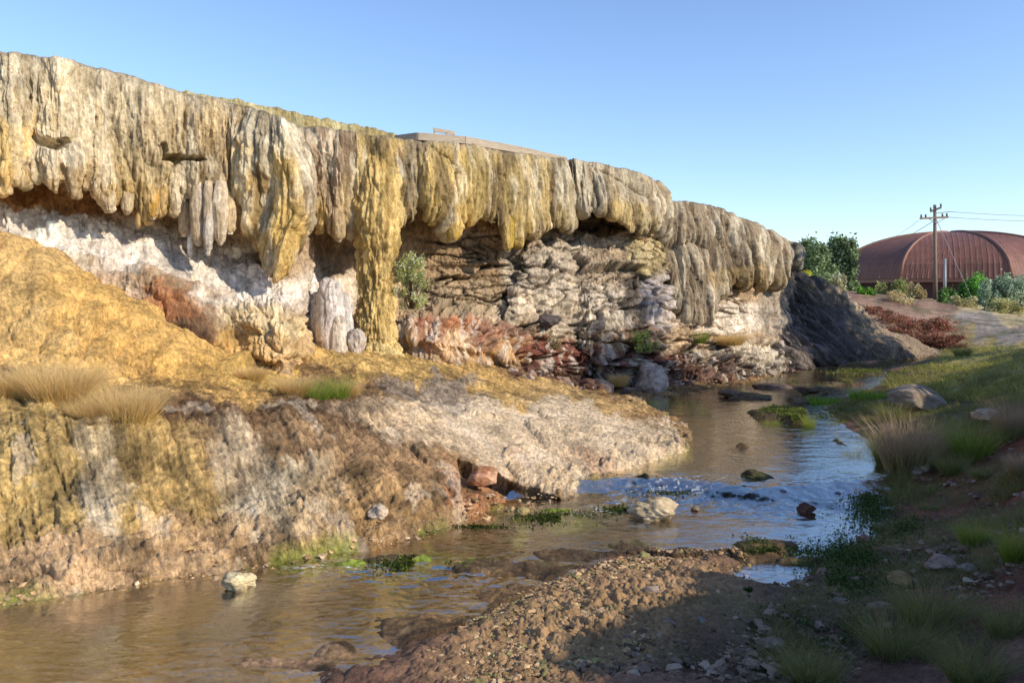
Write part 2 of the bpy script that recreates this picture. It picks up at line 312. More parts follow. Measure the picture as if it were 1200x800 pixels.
# colour of the ground
wet = np.ones(GX.shape)
col = np.zeros(GX.shape+(3,))+C('#8A6A4A')
big = fbm2(GX*.6, GY*.6, 4, 80)[..., None]; med = fbm2(GX*2.6, GY*2.6, 4, 81)[..., None]
colL = paint(np.zeros(GX.shape+(3,))+C('#94764E'), gpx, gpy, [
 (-100,560,420,170,0,'#BD9F66',1),(60,570,130,110,10,'#C2A76C',.9),(210,570,70,75,0,'#BCA068',.9),(330,540,130,60,20,'#9A8060',.9),
 (450,560,110,60,20,'#A08462',.9),(120,560,30,66,-8,'#CDBC9C',.7),(112,615,24,34,0,'#DDD0B6',.8),(275,545,34,55,-15,'#CDBC9E',.7),(330,600,80,36,-8,'#E0D2B4',.85),(420,600,80,40,0,'#A98B60',.7),
 (130,470,200,26,6,'#7A6147',.9),(330,475,170,28,10,'#725A40',.9),(400,500,150,22,12,'#6E5840',.6),(200,490,60,20,0,'#6B5038',.6),
 (640,520,215,40,9,'#DCC6A4',1),(600,478,150,18,12,'#E0CCAC',.8),(470,500,90,16,14,'#C7AF8E',.6),(500,456,62,17,12,'#8A7D6E',.8),(560,440,160,16,16,'#C2A164',.95),(450,420,90,18,5,'#CBAA68',.9),(690,470,90,12,10,'#C4A672',.8),
 (560,590,60,22,25,'#B5835C',.8),(500,625,60,18,-10,'#B89A74',.8),(690,560,110,14,12,'#B9977A',.7),
 (650,562,52,20,20,'#DAC4A2',.9),(60,670,230,34,-6,'#D6B68E',.95),(250,640,110,24,-6,'#C8A980',.7),(300,655,120,14,-8,'#C8AC86',.7),
 (60,400,150,60,20,'#E8C07A',1),(0,340,130,90,20,'#EAC480',1),(180,400,150,40,25,'#E4BA70',1),(300,430,60,12,10,'#D8B468',.9),(150,425,110,14,5,'#CBA35A',.5),
 (230,440,90,5,5,'#6C5239',.5)], 5)
strk = afbm2(s_*9, GD*1.4, 4, 83)[..., None]
colL = colL*(1+.22*strk*(1-yel[..., None]))*(1+.25*med)*(1+.18*fbm2(GX*11, GY*11, 3, 82)[..., None])
colL = colL*(1-.75*(np.clip(-fbm2(GX*1.9, GY*1.9, 5, 84), 0, 1)*sstep((gpy-440)/20)*(1-wshelf*.7))[..., None])
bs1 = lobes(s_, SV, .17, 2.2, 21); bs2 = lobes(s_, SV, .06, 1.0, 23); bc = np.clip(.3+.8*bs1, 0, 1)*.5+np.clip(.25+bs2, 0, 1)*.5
colL = colL*(1-(1-yel[..., None]*.75)*(1-.5*wshelf[..., None])*(1-(.32+.90*bc)[..., None]))  # crease shade put into the bank colour, following its folds
crg = np.clip(np.abs(fbm2(s_*4, SV*5, 5, 42))*2.2, 0, 1); colL = colL*(1-(1-(.72+.40*crg))*(1-.8*wshelf))[..., None]*(1+.12*wshelf[..., None])  # crag hollows also shaded in the colour
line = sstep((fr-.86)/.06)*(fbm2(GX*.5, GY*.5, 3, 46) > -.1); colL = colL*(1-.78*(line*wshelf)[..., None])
colL = colL*(1-.85*(win*np.exp(-((tt_+2)/3.2)**2))[..., None])  # shade of the undercut put into the colour as a dark strip
wl = (sstep((fbm2(s_*3, GD*2, 4, 85)-.38)/.2)*sstep((gpy-455)/30)*.45)[..., None]; colL = colL*(1-wl)+C('#CDBFA8')*wl
# green scum at the water line
e = (sstep((.28-np.abs(GD-.02))/.2)*sstep((fbm2(GX*1.4, GY*1.4, 3, 86)-.0)/.3)*.75)[..., None]*left[..., None]; colL = colL*(1-e)+C('#7A8433')*e
colR = paint(np.zeros(GX.shape+(3,))+C('#9C7660', .62), gpx, gpy, [
 (1120,640,140,110,0,'#8A563E',.6),(1150,540,110,34,0,'#87492F',.8),(1160,440,70,26,0,'#A59A52',.9),(1090,490,70,40,0,'#6C6340',.7),(1000,480,70,26,0,'#6F7040',.8),(930,475,50,20,0,'#7F8148',.8),
 (1060,400,90,20,0,'#8C7A4A',.9),(1180,405,60,18,0,'#A89358',.9),(1170,385,60,16,10,'#9C8F80',.9),(1180,365,60,10,0,'#C4AE80',.9),(1060,370,70,26,25,'#A08068',.9),(990,740,120,50,0,'#6C5A44',.6),(900,740,120,60,0,'#6A5844',.7),
 (1000,640,60,40,0,'#5F5A3C',.6)], 6)
colR = .9*colR*(1+.30*med)*(1+.25*big)
g = (sstep((fbm2(GX*1.1, GY*1.1, 5, 87)-.05)/.35)*.55*sstep((GD)/.3))[..., None]; colR = colR*(1-g)+C('#6A7040', .6)*g
barc = (barm*.95)[..., None]; colR = colR*(1-barc)+C('#B08E64')*(1+.25*med)*barc
fg = sstep((GY-50)/30)[..., None]; colR = colR*(1-fg)+C('#A99465')*fg
colB = np.zeros(GX.shape+(3,))+C('#7D6342', .42); colB = colB*(1+.5*med)*(1+.3*big)
a_ = (sstep((fbm2(GX*2.2, GY*4.0, 6, 88, .65)+.1)/.8)*.7)[..., None]; colB = colB*(1-a_)+C('#6A7028', .42)*a_
a_ = (sstep((fbm2(GX*3.2, GY*5, 6, 89, .65)-.0)/.7)*.6)[..., None]; colB = colB*(1-a_)+C('#9A8160', .5)*a_
colB = paint(colB, gpx, gpy, [(640,606,80,16,-8,'#86962E',.9),(470,662,80,12,-8,'#7A8A30',.85),(400,668,90,8,-10,'#8A9638',.8),(120,765,30,12,0,'#6C6A22',.6),(210,745,90,10,0,'#55511E',.5),(560,700,80,26,-10,'#8A6B45',.7),(300,780,200,22,-5,'#9C7C5C',.7)], 7)
colB = colB*(.6+.7*bumps(GX, GY*1.4, .13, 94))[..., None]*(1+.3*fbm2(GX*14, GY*18, 3, 95))[..., None]
dm = sstep(dam*1.4)[..., None]; colB = colB*(1-dm)+C('#4A4A26', .5)*dm
wlev = np.where(GY > 12.3, .135, .0)
colB = colB*(1+.45*sstep((GZ-wlev)/.03))[..., None]; inw = sstep((-GD+.06)/.10)[..., None]
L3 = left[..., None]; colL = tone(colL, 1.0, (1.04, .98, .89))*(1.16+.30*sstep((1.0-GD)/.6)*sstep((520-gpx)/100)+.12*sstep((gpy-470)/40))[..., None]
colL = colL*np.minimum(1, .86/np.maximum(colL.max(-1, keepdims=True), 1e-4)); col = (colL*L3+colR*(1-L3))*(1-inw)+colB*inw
damp = sstep((.35-GD)/.3)*(GD > -.1)*(1-.6*left); col = col*(1-.4*damp[..., None]); wet = np.where(GD < .02, .55, 1-.35*damp*(1-.7*left))
rgba = np.clip(np.concatenate([np.clip(col, .004, .9), wet[..., None]], -1), 0, 1)
cm = left.astype(bool)
fl = cm[:-1, :-1] & (GD[:-1, :-1] > 0); fb = (~fl) & (GD[:-1, :-1] <= 0) & (GY[:-1, :-1] < 45)
nu, nv = GX.shape
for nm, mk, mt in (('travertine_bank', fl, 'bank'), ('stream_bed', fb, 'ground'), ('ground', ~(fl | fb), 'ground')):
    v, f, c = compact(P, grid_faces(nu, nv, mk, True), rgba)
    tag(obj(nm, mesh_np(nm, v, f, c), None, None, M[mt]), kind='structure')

# ------------------------------------------------------------------ water
def water_z(X, Y):
    yd = 12.15+.25*np.sin(X*1.3)+.3*fbm2(X*.8, X*.1, 2, 70)
    s1 = sstep((Y-yd+.45)/.5); s2 = sstep((Y-yd-1.0)/.35)
    z = .01+.125*s1
    turb = np.exp(-((Y-yd+.5)/.7)**2)*sstep((X-1)/1)
    z = z+turb*(.035*afbm2(X*2.6, Y*6, 4, 71)+.018*fbm2(X*8, Y*13, 3, 76))+.004*fbm2(X*3, Y*5, 3, 72)+.012*np.exp(-((X+1)/1.6)**2-((Y-8.6)/.5)**2)*fbm2(X*6, Y*9, 3, 75)
    return z, turb
Wm = (GD < .6) & (GY < 45) & (GY > 1.5)
wz, turb = water_z(GX, GY)
fo = sstep((fbm2(GX*16, GY*22, 5, 73, .6)-.34)/.2)*np.clip(
    1.0*np.exp(-(((gpx-405)/55)**2+((gpy-672)/12)**2))+.9*np.exp(-(((gpx-700)/45)**2+((gpy-612)/8)**2))+.6*np.exp(-(((gpx-800)/60)**2+((gpy-588)/7)**2))+.10*turb, 0, 1)
wc = np.zeros(GX.shape+(4,)); wc[..., 0] = fo; wc[..., 3] = 1
v, f, c = compact(np.stack([GX, GY, wz], -1), grid_faces(nu, nv, Wm[:-1, :-1], True), wc)
wme = mesh_np('stream', v, f, c)
m = bpy.data.materials.new('stream_water'); m.use_nodes = True; nt = m.node_tree; N = nt.nodes; L = nt.links; N.remove(N['Principled BSDF'])
tr = N.new('ShaderNodeBsdfTransparent'); tr.inputs[0].default_value = (.76, .71, .56, 1)
gl = N.new('ShaderNodeBsdfGlossy'); gl.inputs['Roughness'].default_value = .04; gl.inputs['Color'].default_value = (1, 1, 1, 1)
fr_ = N.new('ShaderNodeFresnel'); fr_.inputs['IOR'].default_value = 1.36
tc = N.new('ShaderNodeTexCoord'); mp = N.new('ShaderNodeMapping'); mp.inputs['Scale'].default_value = (1, 1.7, 1); mp.inputs['Rotation'].default_value = (0, 0, math.radians(-35)); L.new(tc.outputs['Object'], mp.inputs[0])
nn = N.new('ShaderNodeTexNoise'); nn.inputs['Scale'].default_value = 7; nn.inputs['Detail'].default_value = 5; nn.inputs['Distortion'].default_value = .6; nn.inputs['Roughness'].default_value = .55; L.new(mp.outputs[0], nn.inputs['Vector'])
bp = N.new('ShaderNodeBump'); bp.inputs['Strength'].default_value = .30; bp.inputs['Distance'].default_value = .022; L.new(nn.outputs['Fac'], bp.inputs['Height'])
L.new(bp.outputs[0], gl.inputs['Normal']); L.new(bp.outputs[0], fr_.inputs['Normal'])
mu = N.new('ShaderNodeMath'); mu.operation = 'MULTIPLY'; mu.inputs[1].default_value = .50; mu.use_clamp = True; L.new(fr_.outputs[0], mu.inputs[0])
mx = N.new('ShaderNodeMixShader'); L.new(mu.outputs[0], mx.inputs[0]); L.new(tr.outputs[0], mx.inputs[1]); L.new(gl.outputs[0], mx.inputs[2])
df = N.new('ShaderNodeBsdfDiffuse'); df.inputs[0].default_value = (.75, .75, .72, 1)
at = N.new('ShaderNodeAttribute'); at.attribute_name = 'Col'; sp = N.new('ShaderNodeSeparateColor'); L.new(at.outputs['Color'], sp.inputs[0])
m2 = N.new('ShaderNodeMixShader'); L.new(sp.outputs[0], m2.inputs[0]); L.new(mx.outputs[0], m2.inputs[1]); L.new(df.outputs[0], m2.inputs[2])
L.new(m2.outputs[0], N['Material Output'].inputs['Surface'])
tag(obj('stream', wme, None, None, m), kind='structure')

# ------------------------------------------------------------------ cliff sheet
# per column: px of (top, mid, bottom, foot); py of top, curtain bottom, recess bottom, shelf edge, foot; depth, recess depth, how far the shelf and foot stand forward
cols = [
 ((-330,)*4,   -40, 190, 250, 270, 400, 12.6, 1.1, .3, .6),
 ((-150,)*4,    20, 205, 255, 275, 400, 13.5, 1.1, .3, .6),
 ((-30,)*4,     58, 212, 258, 280, 400, 14.35, 1.1, .3, .8),
 ((10,)*4,      62, 214, 262, 284, 400, 14.3, 1.0, .4, .8),
 ((36,)*4,      65, 214, 264, 292, 400, 14.8, 1.0, .5, 1.0),
 ((60,)*4,      68, 218, 264, 300, 400, 14.8, 1.0, .5, 1.0),
 ((100,)*4,     76, 222, 270, 312, 405, 15.2, 1.0, .6, 1.2),
 ((140,)*4,     87, 240, 276, 322, 410, 15.6, 1.0, .7, 1.4),
 ((175,)*4,     98, 248, 282, 328, 418, 15.9, .9, .9, 1.4),
 ((205,)*4,    106, 240, 288, 334, 422, 16.2, .9, 1.0, 1.4),
 ((240,)*4,    116, 244, 296, 344, 430, 16.5, .9, 1.0, 1.4),
 ((275,)*4,    124, 246, 304, 355, 436, 16.8, .9, .8, 1.2),
 ((305,305,300,305), 130, 285, 312, 364, 437, 16.5, 1.0, .7, 1.2),
 ((328,345,326,332), 138, 316, 325, 372, 434, 16.3, 1.0, .6, 1.2),
 ((340,363,345,350), 146, 292, 330, 376, 430, 16.9, 1.0, .6, 1.0),
 ((348,368,362,362), 150, 268, 336, 380, 425, 18.0, 1.1, .4, .8),
 ((352,366,366,368), 149, 262, 340, 380, 422, 18.7, 1.2, .2, .6),
 ((372,378,378,378), 149, 264, 350, 384, 418, 18.6, 1.6, .2, .5),
 ((395,398,396,396), 152, 275, 362, 388, 412, 18.6, 1.7, .2, .5),
 ((418,420,420,420), 156, 262, 368, 390, 405, 19.0, 1.8, .2, .4),
 ((444,446,446,446), 160, 275, 366, 388, 402, 19.0, 1.7, .3, .3),
 ((464,470,470,470), 163, 262, 362, 380, 402, 19.5, 1.5, .5, .6),
 ((480,484,484,484), 165, 246, 360, 374, 404, 19.7, 1.4, .6, .9),
 ((505,508,508,508), 167, 252, 356, 372, 408, 19.9, 1.3, .7, 1.2),
 ((530,532,530,530), 169, 276, 356, 374, 412, 20.2, 1.2, .7, 1.2),
 ((556,558,558,556), 172, 256, 356, 378, 418, 20.7, 1.0, .6, 1.1),
 ((578,580,580,580), 175, 262, 358, 382, 424, 21.1, 1.0, .5, 1.0),
 ((596,598,595,598), 178, 286, 350, 385, 430, 21.4, .9, .4, 1.0),
 ((615,616,616,616), 181, 268, 292, 392, 434, 21.9, .9, .3, .6),
 ((640,642,642,640), 184, 264, 286, 398, 440, 22.4, .9, .2, .3),
 ((660,664,664,662), 187, 268, 282, 402, 446, 22.8, .9, .1, .2),
 ((668,670,672,676), 189, 248, 280, 404, 452, 23.2, 1.6, .0, .0),
 ((690,694,694,694), 190, 244, 282, 408, 460, 23.2, 1.9, .1, -.0),
 ((715,722,722,718), 195, 252, 282, 410, 463, 23.5, 1.7, .1, .1),
 ((740,748,745,744), 201, 272, 290, 412, 462, 24.1, .9, .0, .2),
 ((762,770,762,768), 210, 262, 300, 414, 460, 24.9, .6, .0, .3),
 ((771,773,772,782), 214, 268, 325, 416, 458, 26.0, .5, .2, .6),
 ((773,780,782,796), 234, 330, 350, 416, 456, 26.8, .5, .3, .8),
 ((790,800,803,812), 236, 368, 374, 414, 454, 27.0, .35, .3, .8),
 ((815,820,826,832), 238, 372, 378, 412, 452, 27.4, .35, .2, .8),
 ((836,840,846,852), 242, 338, 374, 410, 450, 28.1, .6, .2, .8),
 ((856,862,868,872), 250, 330, 370, 408, 447, 28.9, .6, .3, .8),
 ((880,886,890,892), 262, 332, 372, 406, 444, 29.8, .6, .4, .8),
 ((903,908,908,910), 272, 326, 374, 404, 440, 30.9, .6, .4, .8),
 ((920,926,922,926), 280, 310, 372, 402, 436, 31.9, .5, .3, .8),
 ((926,931,930,936), 288, 312, 370, 400, 434, 33.2, .4, .2, .6),
 ((928,930,930,945), 292, 318, 370, 398, 430, 36, .3, .2, .6),
 ((926,926,926,950), 300, 324, 366, 395, 424, 41, .3, .2, .6),
]
def column(c):
    X, top, bot, rb, sh, ft, D, rec, o1, o2 = c; xt, xm, xb, xf = X; h = bot-top
    tp = W(xt, top, D+.35)
    r = [tp+np.array([-14, 20, -.3]), tp+np.array([-2.5, 3.5, -.06]), tp+np.array([-.5, .7, -.01]), tp,
         W(xt*.85+xm*.15, top+h*.05, D+.08), W(xt*.45+xm*.55, top+h*.25, D-.04), W(xm, top+h*.55, D-.12), W(xm*.4+xb*.6, top+h*.82, D-.16), W(xb, bot, D-.02),
         W(xb, bot-4, D+.3*rec), W(xb, bot-10 if rb-bot > 8 else bot-6, D+rec), W(xb*.5+xf*.5, bot*.5+rb*.5, D+rec*.98), W(xb*.3+xf*.7, rb, D+rec*.75),
         W(xf, rb*.5+sh*.5, D+rec*.2), W(xf, sh, D-o1), W(xf, sh*.6+ft*.4, D-(o1*.6+o2*.4)-.12), W(xf, sh*.2+ft*.8, D-o2-.12), W(xf, ft, D-o2), W(xf, ft+18, D-o2-.05), W(xf, ft+60, D-o2)]
    return r
CC = np.array([column(c) for c in cols])
ncol, nrow = CC.shape[:2]
tpar = np.concatenate([[0], np.cumsum([max(8, abs(cols[i+1][0][1]-cols[i][0][1]))+3*abs(cols[i+1][7-1]-cols[i][7-1]) for i in range(ncol-1)])]).astype(float)
vpx = np.array([0, 3, 7, 10, 20, 50, 95, 135, 165, 180, 196, 230, 262, 300, 330, 360, 385, 408, 420, 430], float)
rowid = np.arange(nrow)
NU, NV = 1500, 620
tq = np.concatenate([np.linspace(tpar[0], tpar[2], 160)[:-1], np.linspace(tpar[2], tpar[-1], NU-159)])
vq = np.linspace(0, vpx[-1], NV)
A = pchip(tpar, CC, tq)                       # NU, nrow, 3
A = np.moveaxis(pchip(vpx, np.moveaxis(A, 1, 0), vq), 0, 1)   # NU, NV, 3
mid = A[:, NV//2]; S = np.concatenate([[0], np.cumsum(np.linalg.norm(np.diff(mid[:, :2], axis=0), axis=1))])[:, None]*np.ones((1, NV))
V = np.concatenate([[0], np.cumsum(np.linalg.norm(np.diff(A, axis=1), axis=2).mean(0))])
V = np.cumsum(np.concatenate([np.zeros((NU, 1)), np.linalg.norm(np.diff(A, axis=1), axis=2)], 1), 1)
V = V-V[:, np.argmin(abs(vq-10))][:, None]      # metres down from the lip
row = np.interp(vq, vpx, rowid)[None, :]*np.ones((NU, 1))
gx, gy = proj(A); gx = gx.astype(float)
def band(a, b, s=.6): return sstep((row-a)/s+.5)*sstep((b-row)/s+.5)
wCur = band(2.6, 8.8); wRec = band(9.2, 13); wLow = band(13.2, 19)
wTop = .25*sstep((row-2.5)/1)+.75*sstep((row-2.9)/2.4)
# hanging fringe
wB = np.exp(-((row-8.3)/1.3)**2)
f1, f2, cid, _ = vor2(S/.33+.3*fbm2(S, S*0, 2, 90), S*0+.5, 91, .9)
f1b, f2b, cidb, _ = vor2(S/.13+.3*fbm2(S*2, S*0, 2, 92), S*0+.5, 93, .9)
fr_len = np.sqrt(np.clip((f2-f1)*1.3, 0, 1))*cid*.42+np.sqrt(np.clip((f2b-f1b)*1.3, 0, 1))*cidb*.16-.16
A[..., 2] -= wB*fr_len*(1-.6*sstep((gx-770)/20))*(1-.35*sstep((gx-430)/40))
n = gnormal(A); 
if (n[NU//2, NV//2, 1]) > 0: n = -n
far3 = sstep((gx-765)/15)
d = wCur*wTop*((.32+.20*sstep((gx-440)/60))*lobes(S, V, 1.35, 4.2, 101, .3)*(1+.2*far3)+.17*lobes(S, V, .42, 2.6, 102)*(1+.7*far3)+.075*lobes(S, V, .14, 1.5, 103)-.22)
near = sstep((430-gx)/60)
d += wCur*wTop*near*(.06*lobes(S, V, .3, .6, 131)+.035*fbm2(S*7, V*4, 4, 132))
fl3 = lobes(S, V, .06, .9, 133); d += wCur*wTop*(.045*fl3+.04*afbm2(S*9, V*1.6, 4, 104)+.04*fbm2(S*3, V*3, 4, 105))
Zd = -A[..., 2]
lr = lobes(S, Zd, .26, .7, 107)
blkz = sstep((gx-470)/60)*sstep((890-gx)/50)
d += wRec*((.16-.08*blkz)*fbm2(S*1.2, Zd*1.6, 5, 106)+.08*lr*(1-.7*blkz)+.05*np.abs(fbm2(S*5, Zd*6, 4, 108)))
def blocks(w, h, seed, warp=.35):
    c1, c2, cid_, oy_ = vor2(S/w+warp*fbm2(S/w, Zd/h, 3, seed+1), Zd/h+warp*.6*fbm2(S/w+9, Zd/h, 3, seed+2), seed)
    e = c2-c1; return cid_*sstep(e/.10), sstep(1-e/.12), np.sqrt(np.clip(e, 0, 1))
b1, k1_, r1_ = blocks(1.7, .75, 162, .6); b2, k2_, r2_ = blocks(.55, .27, 165, .6); b3, k3_, r3_ = blocks(.17, .10, 168, .6); km = sstep((fbm2(S*.7, Zd*.9, 3, 170)+.25)/.4); k2_ = k2_*km; b2 = b2*(.3+.7*km)
bl2 = blkz*band(10.5, 15.5)
stq = Zd/.31+.5*fbm2(S*.5, Zd*.3, 4, 160); sf = stq-np.floor(stq); strata = np.where(sf < .85, sf/.85, (1-sf)/.15)*sstep((fbm2(S*.4, Zd*.9, 3, 161)+.35)/.4)
d += bl2*(.36*b1+.13*b2+.04*b3+.12*strata+.05*np.abs(fbm2(S*6, Zd*7, 4, 169))-.10*k1_-.05*k2_-.28)
d += wLow*(.26*lobes(S, V, .85, .8, 112, .6)+.13*bumps(S, V, .38, 113)+.05*lobes(S, V, .14, .5, 114)+.06*fbm2(S*4, V*4, 4, 115)-.2)
rub = sstep((gx-620)/60)*band(14.5, 19); d += rub*(.26*b1+.16*b2+.07*b3-.12*k2_+.09*np.abs(fbm2(S*5, V*5, 4, 117)))
d *= sstep((row-1.5)/2)
A = A+n*d[..., None]
# little cavities in the first curtain
def cavity(cx, cy, rx, ry, dep):
    global A
    px, py = gx+3*fbm2(gx/9, gy/9, 3, 120), gy+2*fbm2(gx/9+9, gy/9, 3, 121)
    r = np.sqrt(((px-cx)/rx)**2+((py-cy)/ry)**2); w = sstep((1.15-r)/.35)*(row < 9)
    A = A-n*(w*dep)[..., None]
for c in ((64,167,19,6,.9),(205,186,12,5,.5),(228,188,10,4,.45),(190,178,6,10,.2)): cavity(*c)
n2 = gnormal(A); n2 = n2*np.sign((n2*n).sum(-1, keepdims=True)+1e-9)
A = A+n2*((.014*fbm2(S*16, V*10, 4, 118)+.012*afbm2(S*22, V*4, 3, 119))*wTop)[..., None]
# colours
cb = np.zeros(A.shape)+C('#B09672')
ccur = paint(cb*0+C('#B29A70'), gx, gy, [
 (-180,120,220,180,0,'#C6B190',1),(120,140,150,120,10,'#CBB897',1),(8,165,36,60,0,'#DDBA72',1),(8,115,24,30,0,'#6D5B44',.6),(60,190,30,35,0,'#DCCFBC',.7),(110,215,150,22,5,'#B58F4C',.5),
 (215,190,70,60,0,'#C2AE8C',.9),(255,150,60,40,20,'#BBA176',.9),(235,240,40,40,0,'#B8A283',.8),(170,235,36,22,0,'#BB8F3C',.6),
 (322,235,42,75,-10,'#DAB45E',1),(285,205,28,40,0,'#D2AA54',.9),(330,150,40,30,30,'#CFC2A6',.8),(330,300,22,36,0,'#CCA450',.9),
 (382,200,42,70,0,'#9F876B',1),(395,250,30,26,0,'#B29A78',.8),(372,255,18,22,0,'#B99645',.6),(440,215,28,80,0,'#BFA362',.95),(462,190,20,40,0,'#B09048',.6),
 (482,205,16,45,0,'#8C7A5E',.9),(530,225,46,55,0,'#B99C55',.95),(590,235,55,55,0,'#B3995C',.95),(640,230,30,50,0,'#AE9866',.9),(530,265,30,20,0,'#B5923A',.7),(597,275,16,22,0,'#A98A30',.8),
 (715,220,58,40,0,'#A8987F',.95),(735,258,40,22,0,'#B49A62',.9),(665,190,18,30,0,'#6E5F4A',.7),(770,230,14,40,0,'#7E6A50',.7),
 (850,300,90,80,20,'#8A7862',1),(800,260,40,30,0,'#95836C',.8),(880,330,50,20,0,'#A98C58',.8),(830,360,50,20,0,'#8E7B68',.8),(905,300,22,30,0,'#A08C70',.8),(931,310,9,50,0,'#3A3634',.95)], 11, 9, 20)
ccur = ccur*(1+.20*afbm2(S*3.2, V*.7, 4, 140)[..., None])*(1+.22*afbm2(S*11, V*1.6, 4, 141)[..., None])
yb = (sstep((afbm2(S*2.4, V*.35, 4, 142)-.05)/.3)*.42*sstep((770-gx)/40)*sstep((row-4)/3))[..., None]; ccur = ccur*(1-yb)+C('#C2A35C')*(1+.15*afbm2(S*9, V*2, 3, 148)[..., None])*yb
db = (sstep((afbm2(S*3.0, V*.5, 4, 143)-.10)/.25)*.62*sstep((gx-130)/120))[..., None]; ccur = ccur*(1-db)+C('#6B5640')*db
wb = (sstep((afbm2(S*4.5, V*.9, 4, 144)-.2)/.2)*.45)[..., None]; ccur = ccur*(1-wb)+C('#DACDB4')*wb
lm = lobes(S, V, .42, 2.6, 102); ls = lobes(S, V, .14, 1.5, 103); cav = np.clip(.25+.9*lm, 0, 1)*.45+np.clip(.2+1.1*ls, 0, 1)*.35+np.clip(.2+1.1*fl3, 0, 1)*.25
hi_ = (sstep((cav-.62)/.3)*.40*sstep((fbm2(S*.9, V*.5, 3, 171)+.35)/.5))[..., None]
ccur = ccur*(.30+.98*cav)[..., None]; ccur = ccur*(1-hi_)+C('#E3D6B8')*hi_; ccur = ccur*(1-np.array([0, .02, .10])*(1-cav)[..., None]*2)  # crease shade and ridge highlights put into the colour to strengthen relief
lipb = (sstep((3.9-row)/1)*.7)[..., None]; ccur = ccur*(1-lipb)+C('#665A48')*lipb
crec = paint(cb*0+C('#B59D7E'), gx, gy, [
 (-100,240,260,30,0,'#A67D50',.9),(60,238,120,16,5,'#A2764A',.9),(60,262,150,14,8,'#E2D8C8',.95),(200,285,110,22,12,'#D9CDBB',.9),(150,300,180,16,12,'#E6DCCD',.9),(260,262,60,26,0,'#B9A286',.8),
 (290,330,70,26,20,'#E3D8C8',.95),(385,340,40,40,0,'#D5C9B8',.9),(395,300,26,26,0,'#8F7B62',.8),(290,306,26,8,0,'#4A3C2C',.7),
 (500,290,45,45,0,'#A28A68',.95),(560,300,50,45,0,'#A08868',.95),(575,320,30,40,0,'#7E6A50',.8),(540,350,50,20,0,'#A08E72',.8),
 (650,320,60,36,0,'#B5A894',.95),(700,260,34,16,0,'#7A6A52',.9),(720,320,40,36,0,'#A9987F',.85),(700,360,60,30,0,'#CFC2AE',.9),(640,370,60,24,0,'#C8B9A0',.9),
 (752,345,20,34,0,'#4A423C',.9),(775,350,18,40,0,'#B5AFAE',.7),(760,300,26,22,0,'#A99A70',.8),(740,395,40,14,0,'#8B5E3E',.6),(850,370,60,22,0,'#DDD0BC',.9),(905,360,22,36,0,'#938878',.8),(932,350,10,60,0,'#3E3B3C',.9)], 12, 10, 20)
crec = crec*(1+.22*afbm2(S*6, V*1.6, 4, 145)[..., None])*(1+.2*fbm2(S*3, V*3, 4, 146)[..., None])
clow = paint(cb*0+C('#A98A68'), gx, gy, [
 (60,310,110,26,20,'#E6DBC8',.9),(60,340,100,20,30,'#C08A48',.8),(130,340,50,26,25,'#C9A582',.8),(70,330,30,18,0,'#A87850',.7),(200,352,56,22,5,'#AD7448',.9),(150,340,20,14,0,'#D6BDA0',.8),(245,352,30,22,0,'#B89C80',.9),(200,385,60,26,20,'#8C5C38',.9),(235,405,55,24,20,'#6E543C',.95),(215,400,26,14,0,'#4C3A30',.7),
 (280,360,60,14,15,'#E6DACB',.8),(320,385,60,26,15,'#E2C794',.95),(290,410,40,26,30,'#CFA55A',.9),(355,412,50,20,5,'#D2AC72',.95),(390,400,26,22,0,'#C8AE8A',.8),
 (440,395,30,16,0,'#C9A24E',.8),(480,378,26,16,0,'#DAC8B0',.8),(530,385,50,16,5,'#B47A54',.95),(530,402,60,18,8,'#D3AE84',.9),(585,395,30,20,5,'#B4846A',.9),(500,390,16,22,0,'#9C6248',.7),(600,412,40,14,0,'#C69A62',.8),
 (640,412,40,16,10,'#7C4636',.95),(690,425,60,20,10,'#8C5242',.9),(720,440,50,22,0,'#A48E80',.8),(655,435,50,12,10,'#5E3A30',.8),(780,425,60,14,0,'#86493C',.85),(770,445,60,18,0,'#4C3E38',.8),(700,385,60,14,0,'#C9B9A2',.8),
 (840,405,50,16,10,'#C2AC84',.9),(855,425,50,22,10,'#A89684',.8),(820,440,50,14,0,'#7A5044',.7),(885,420,30,26,30,'#DCCDB4',.8),(900,440,60,12,0,'#5A4C44',.9),(930,405,24,34,0,'#4A4644',.95)], 13, 10, 18)
cavr = np.clip(1-blkz*(.6*k1_+.45*k2_+.3*k3_), .3, 1)[..., None]; crec = crec*cavr*(.80+.35*(r2_*blkz+lr*(1-blkz)))[..., None];  # crack and crease shade put into the recess colour
lv = lobes(S, V, .14, .5, 114); clow = clow*(.68+.45*np.clip(lv*1.3, 0, 1))[..., None]*np.clip(1-sstep((gx-600)/60)*(.6*k1_+.45*k2_), .2, 1)[..., None]  # crack and crease shade put into the foot colour
clow = clow*(1+.22*afbm2(S*7, V*2.2, 4, 147)[..., None])*(1+.2*fbm2(S*4, V*4, 4, 149)[..., None])
wd_ = (sstep((afbm2(S*7, V*1.2, 4, 150)-.18)/.2)*.6*sstep((gx-440)/60))[..., None]; clow = clow*(1-wd_)+C('#DCCFC0')*wd_
dk = (sstep((fbm2(S*1.5, V*2.2, 4, 151)-.25)/.2)*.6*sstep((gx-560)/60))[..., None]; clow = clow*(1-dk)+C('#40322A')*dk
k1 = sstep((row-9)/.6)[..., None]; k2 = sstep((row-13.2)/.8)[..., None]
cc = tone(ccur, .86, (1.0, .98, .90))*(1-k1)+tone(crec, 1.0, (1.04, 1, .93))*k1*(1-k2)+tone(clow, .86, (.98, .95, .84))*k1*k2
wt = 1-.5*sstep((gx-700)/60)*sstep((afbm2(S*2, V*.6, 3, 152)-.0)/.3)*(row > 9); wt = np.where(gx > 922, .5, wt)
